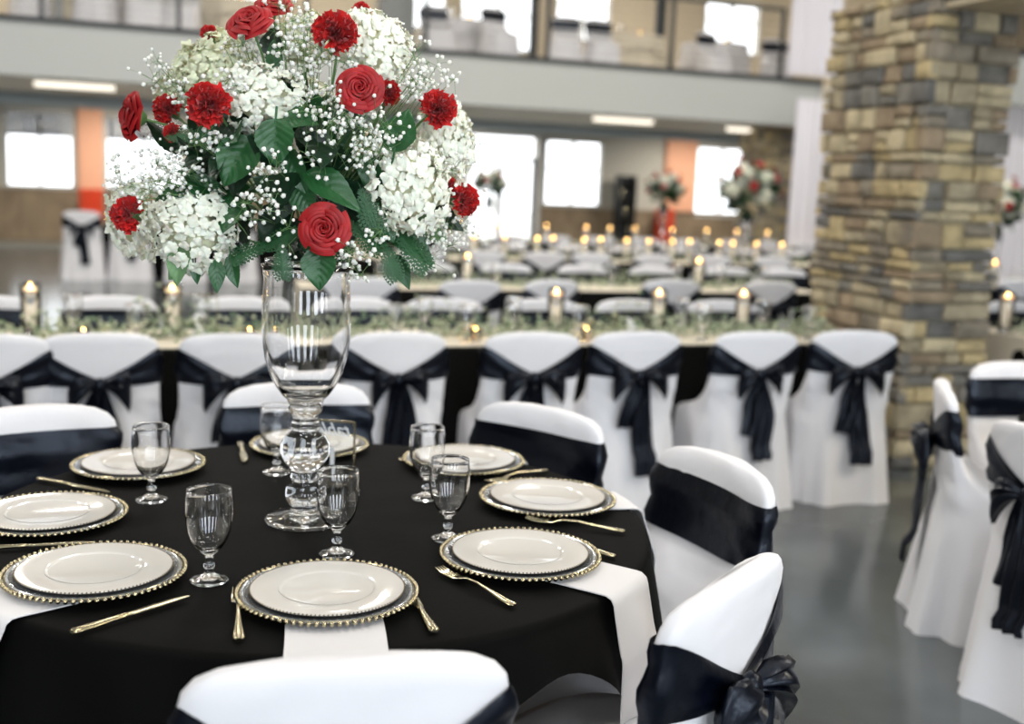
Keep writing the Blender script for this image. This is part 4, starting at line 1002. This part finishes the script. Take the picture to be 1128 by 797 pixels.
# round table at the right edge and its chairs
TC2 = Vector((3.60, 2.66))
rtb2 = thing('round_table', 'round folding table at the right edge under a black cloth', 'table', (TC2.x, TC2.y, 0))
MB().lathe([(.70, .70), (.735, .705), (.74, .72), (.735, .744), (.70, .747)], 64).build('tabletop', M['wood'], rtb2)
for k in range(4):
    a = k*pi/2+.5; MB().tube([(.4*cos(a), .4*sin(a), .70), (.45*cos(a), .45*sin(a), 0)], .014, 10).build('leg', M['darksteel'], rtb2)
c2 = round_cloth('tablecloth', TR-.012, TZ, .285, M['black_cloth'], 6, .05, 12); c2.location = (TC2.x, TC2.y, 0); tag(c2, 'black round tablecloth at the right edge of the picture', 'tablecloth')
gr = 'white covered chairs at the right edge round table'
chair(2.76, 3.28, cang(163), 'white covered chair seen side-on with bow at left, right of the aisle', gr, 1)
chair(3.50, 3.70, cang(100), 'white covered chair facing us at the right edge, behind the other two', gr, 0)
chair(2.50, 2.52, cang(200), 'white covered chair seen from behind, cut by the right edge', gr, 3)

# items near the far wall and on the balcony
def orange_drape(u, lab):
    t = MB().grid(lambda i, j: (u+.42*i, V1-.35+.05*sin(i*20), .005+1.13*j), 24, 6).grid(lambda i, j: (u+.42-.42*i, V1-.2+.05*sin(i*20), .005+1.13*j), 24, 6).build('orange_banner', M['orange']); tag(t, lab, 'banner')
orange_drape(-.92, 'orange cloth panel below the peach wall strip at far left'); orange_drape(11.3, 'orange cloth panel below the peach wall strip near the far centrepiece')
rk = thing('bottle_rack', 'dark narrow bottle rack standing against the far wall', 'rack', (10.45, V1-.35, 0))
MB().box(-.2, -.17, -.15, .15, 0, 1.85).box(.17, .2, -.15, .15, 0, 1.85).box(-.2, .2, .12, .15, 0, 1.85).build('frame', M['frame_dark'], rk, False)
for k in range(5): MB().box(-.18, .18, -.15, .13, .1+k*.4, .13+k*.4).build('shelf', M['frame_dark'], rk, False)
bp = None
for k in range(4):
    for q in range(3):
        o = MB().lathe([(.0008, 0), (.035, 0), (.037, .01), (.037, .16), (.03, .19), (.013, .21), (.012, .27), (.0008, .27)], 16).build('bottle', M['rackbits'] if (k+q) % 3 else M['gold'], None) if bp is None or (k+q) % 3 == 0 else bp.copy()
        if o is not bp and o.name not in C.objects: C.objects.link(o)
        if bp is None and (k+q) % 3: bp = o
        o.location = (10.35+q*.1, V1-.37, .13+k*.4); tag(o, 'bottle on the far rack, %s, %s' % (('bottom shelf', 'second shelf up', 'third shelf up', 'top shelf')[k], ('left', 'middle', 'right')[q]), 'bottle', 'bottles on the far rack')
# balcony chairs and tables
for i, (px, v) in enumerate(((112, 17.5), (160, 17.6), (30, 17.7), (205, 17.7), (475, 17.8), (540, 17.4), (622, 17.6), (656, 17.6), (775, 17.9), (852, 18.0))):
    p = at_v(px, 60, v); chair(p.x, v, pi/2+(i % 3-1)*.3, 'covered chair on the upper balcony, '+ORD[i], 'chairs on the upper balcony', z=3.405)
for i, px in enumerate((62, 165, 258, 508, 695, 790)):
    p = at_v(px, 60, 18.3); o = round_cloth('tablecloth', .6, .75, .7, M['napkin'] if i % 2 else M['runner'], i, .08, 9); o.location = (p.x, 18.4, 3.4); tag(o, 'cloth-covered round table on the upper balcony, '+ORD[i], 'table', 'tables on the upper balcony')
    VO((p.x+.1, 18.2, 4.152), 0, 'tealight on the upper balcony tables, '+ORD[i], 'tealights on the upper balcony', 1.4)
    GB((p.x-.2, 18.3, 4.152), 0, 'goblet on the upper balcony tables, '+ORD[i], 'goblets on the upper balcony')

# ------------------------------------------------------------------ light
w = bpy.data.worlds.new('world'); bpy.context.scene.world = w; w.use_nodes = True
w.node_tree.nodes['Background'].inputs[0].default_value = (.93, .97, 1, 1); w.node_tree.nodes['Background'].inputs[1].default_value = 9.0
def area(name, loc, rot, sx, sy, e, col=(1, 1, 1)):
    l = bpy.data.lights.new(name, 'AREA'); l.shape = 'RECTANGLE'; l.size = sx; l.size_y = sy; l.energy = e; l.color = col
    o = bpy.data.objects.new(name, l); o.location = loc; o.rotation_euler = rot; C.objects.link(o); return o
for i, h in enumerate(bh):
    if i in (1, 2, 3, 4): area('window_daylight', ((h[0]+h[1])/2, -5.9, 3.0), (R_(90), 0, 0), 1.2, 4.4, 325, (.78, .88, 1))
for i, (x, y) in enumerate([(a, b) for a in (-4, 1, 6, 11) for b in (-2, 3, 8, 13)]):
    area('high_bay_lamp', (x, y, 6.6), (0, 0, 0), 1.2, .6, 180 if y < 8 else 360, (1, .95, .89))
for x in (-8, -2, 4, 10, 16): area('balcony_lamp', (x, 20.5, 6.6), (0, 0, 0), 1.2, .6, 430, (1, .95, .88))
for x in (-6, 0, 6, 12): area('under_balcony_fill', (x, 21.7, 2.86), (0, 0, 0), 1.2, .3, 230, (1, .95, .88)); area('under_balcony_fill', (x+2, 18.3, 2.69), (0, 0, 0), 1.2, .3, 130, (1, .95, .88))  # added fill brightening the space under the balcony, besides the tube lights

area('warm_pillar_fill', (6.5, 1.2, 4.6), (R_(55), 0, R_(25)), 1, .6, 330, (1, .86, .64))  # added warm fill for the stone pillar's front face, no fixture behind it
sc = bpy.context.scene
sc.view_settings.view_transform = 'Standard'; sc.view_settings.look = 'None'; sc.view_settings.gamma = 1; sc.view_settings.use_curve_mapping = False
sc.view_settings.exposure = -1.38
sc.cycles.use_denoising = True; sc.cycles.max_bounces = 14; sc.cycles.transmission_bounces = 12; sc.cycles.diffuse_bounces = 4; sc.cycles.glossy_bounces = 5; sc.cycles.sample_clamp_indirect = 40; sc.cycles.blur_glossy = .5
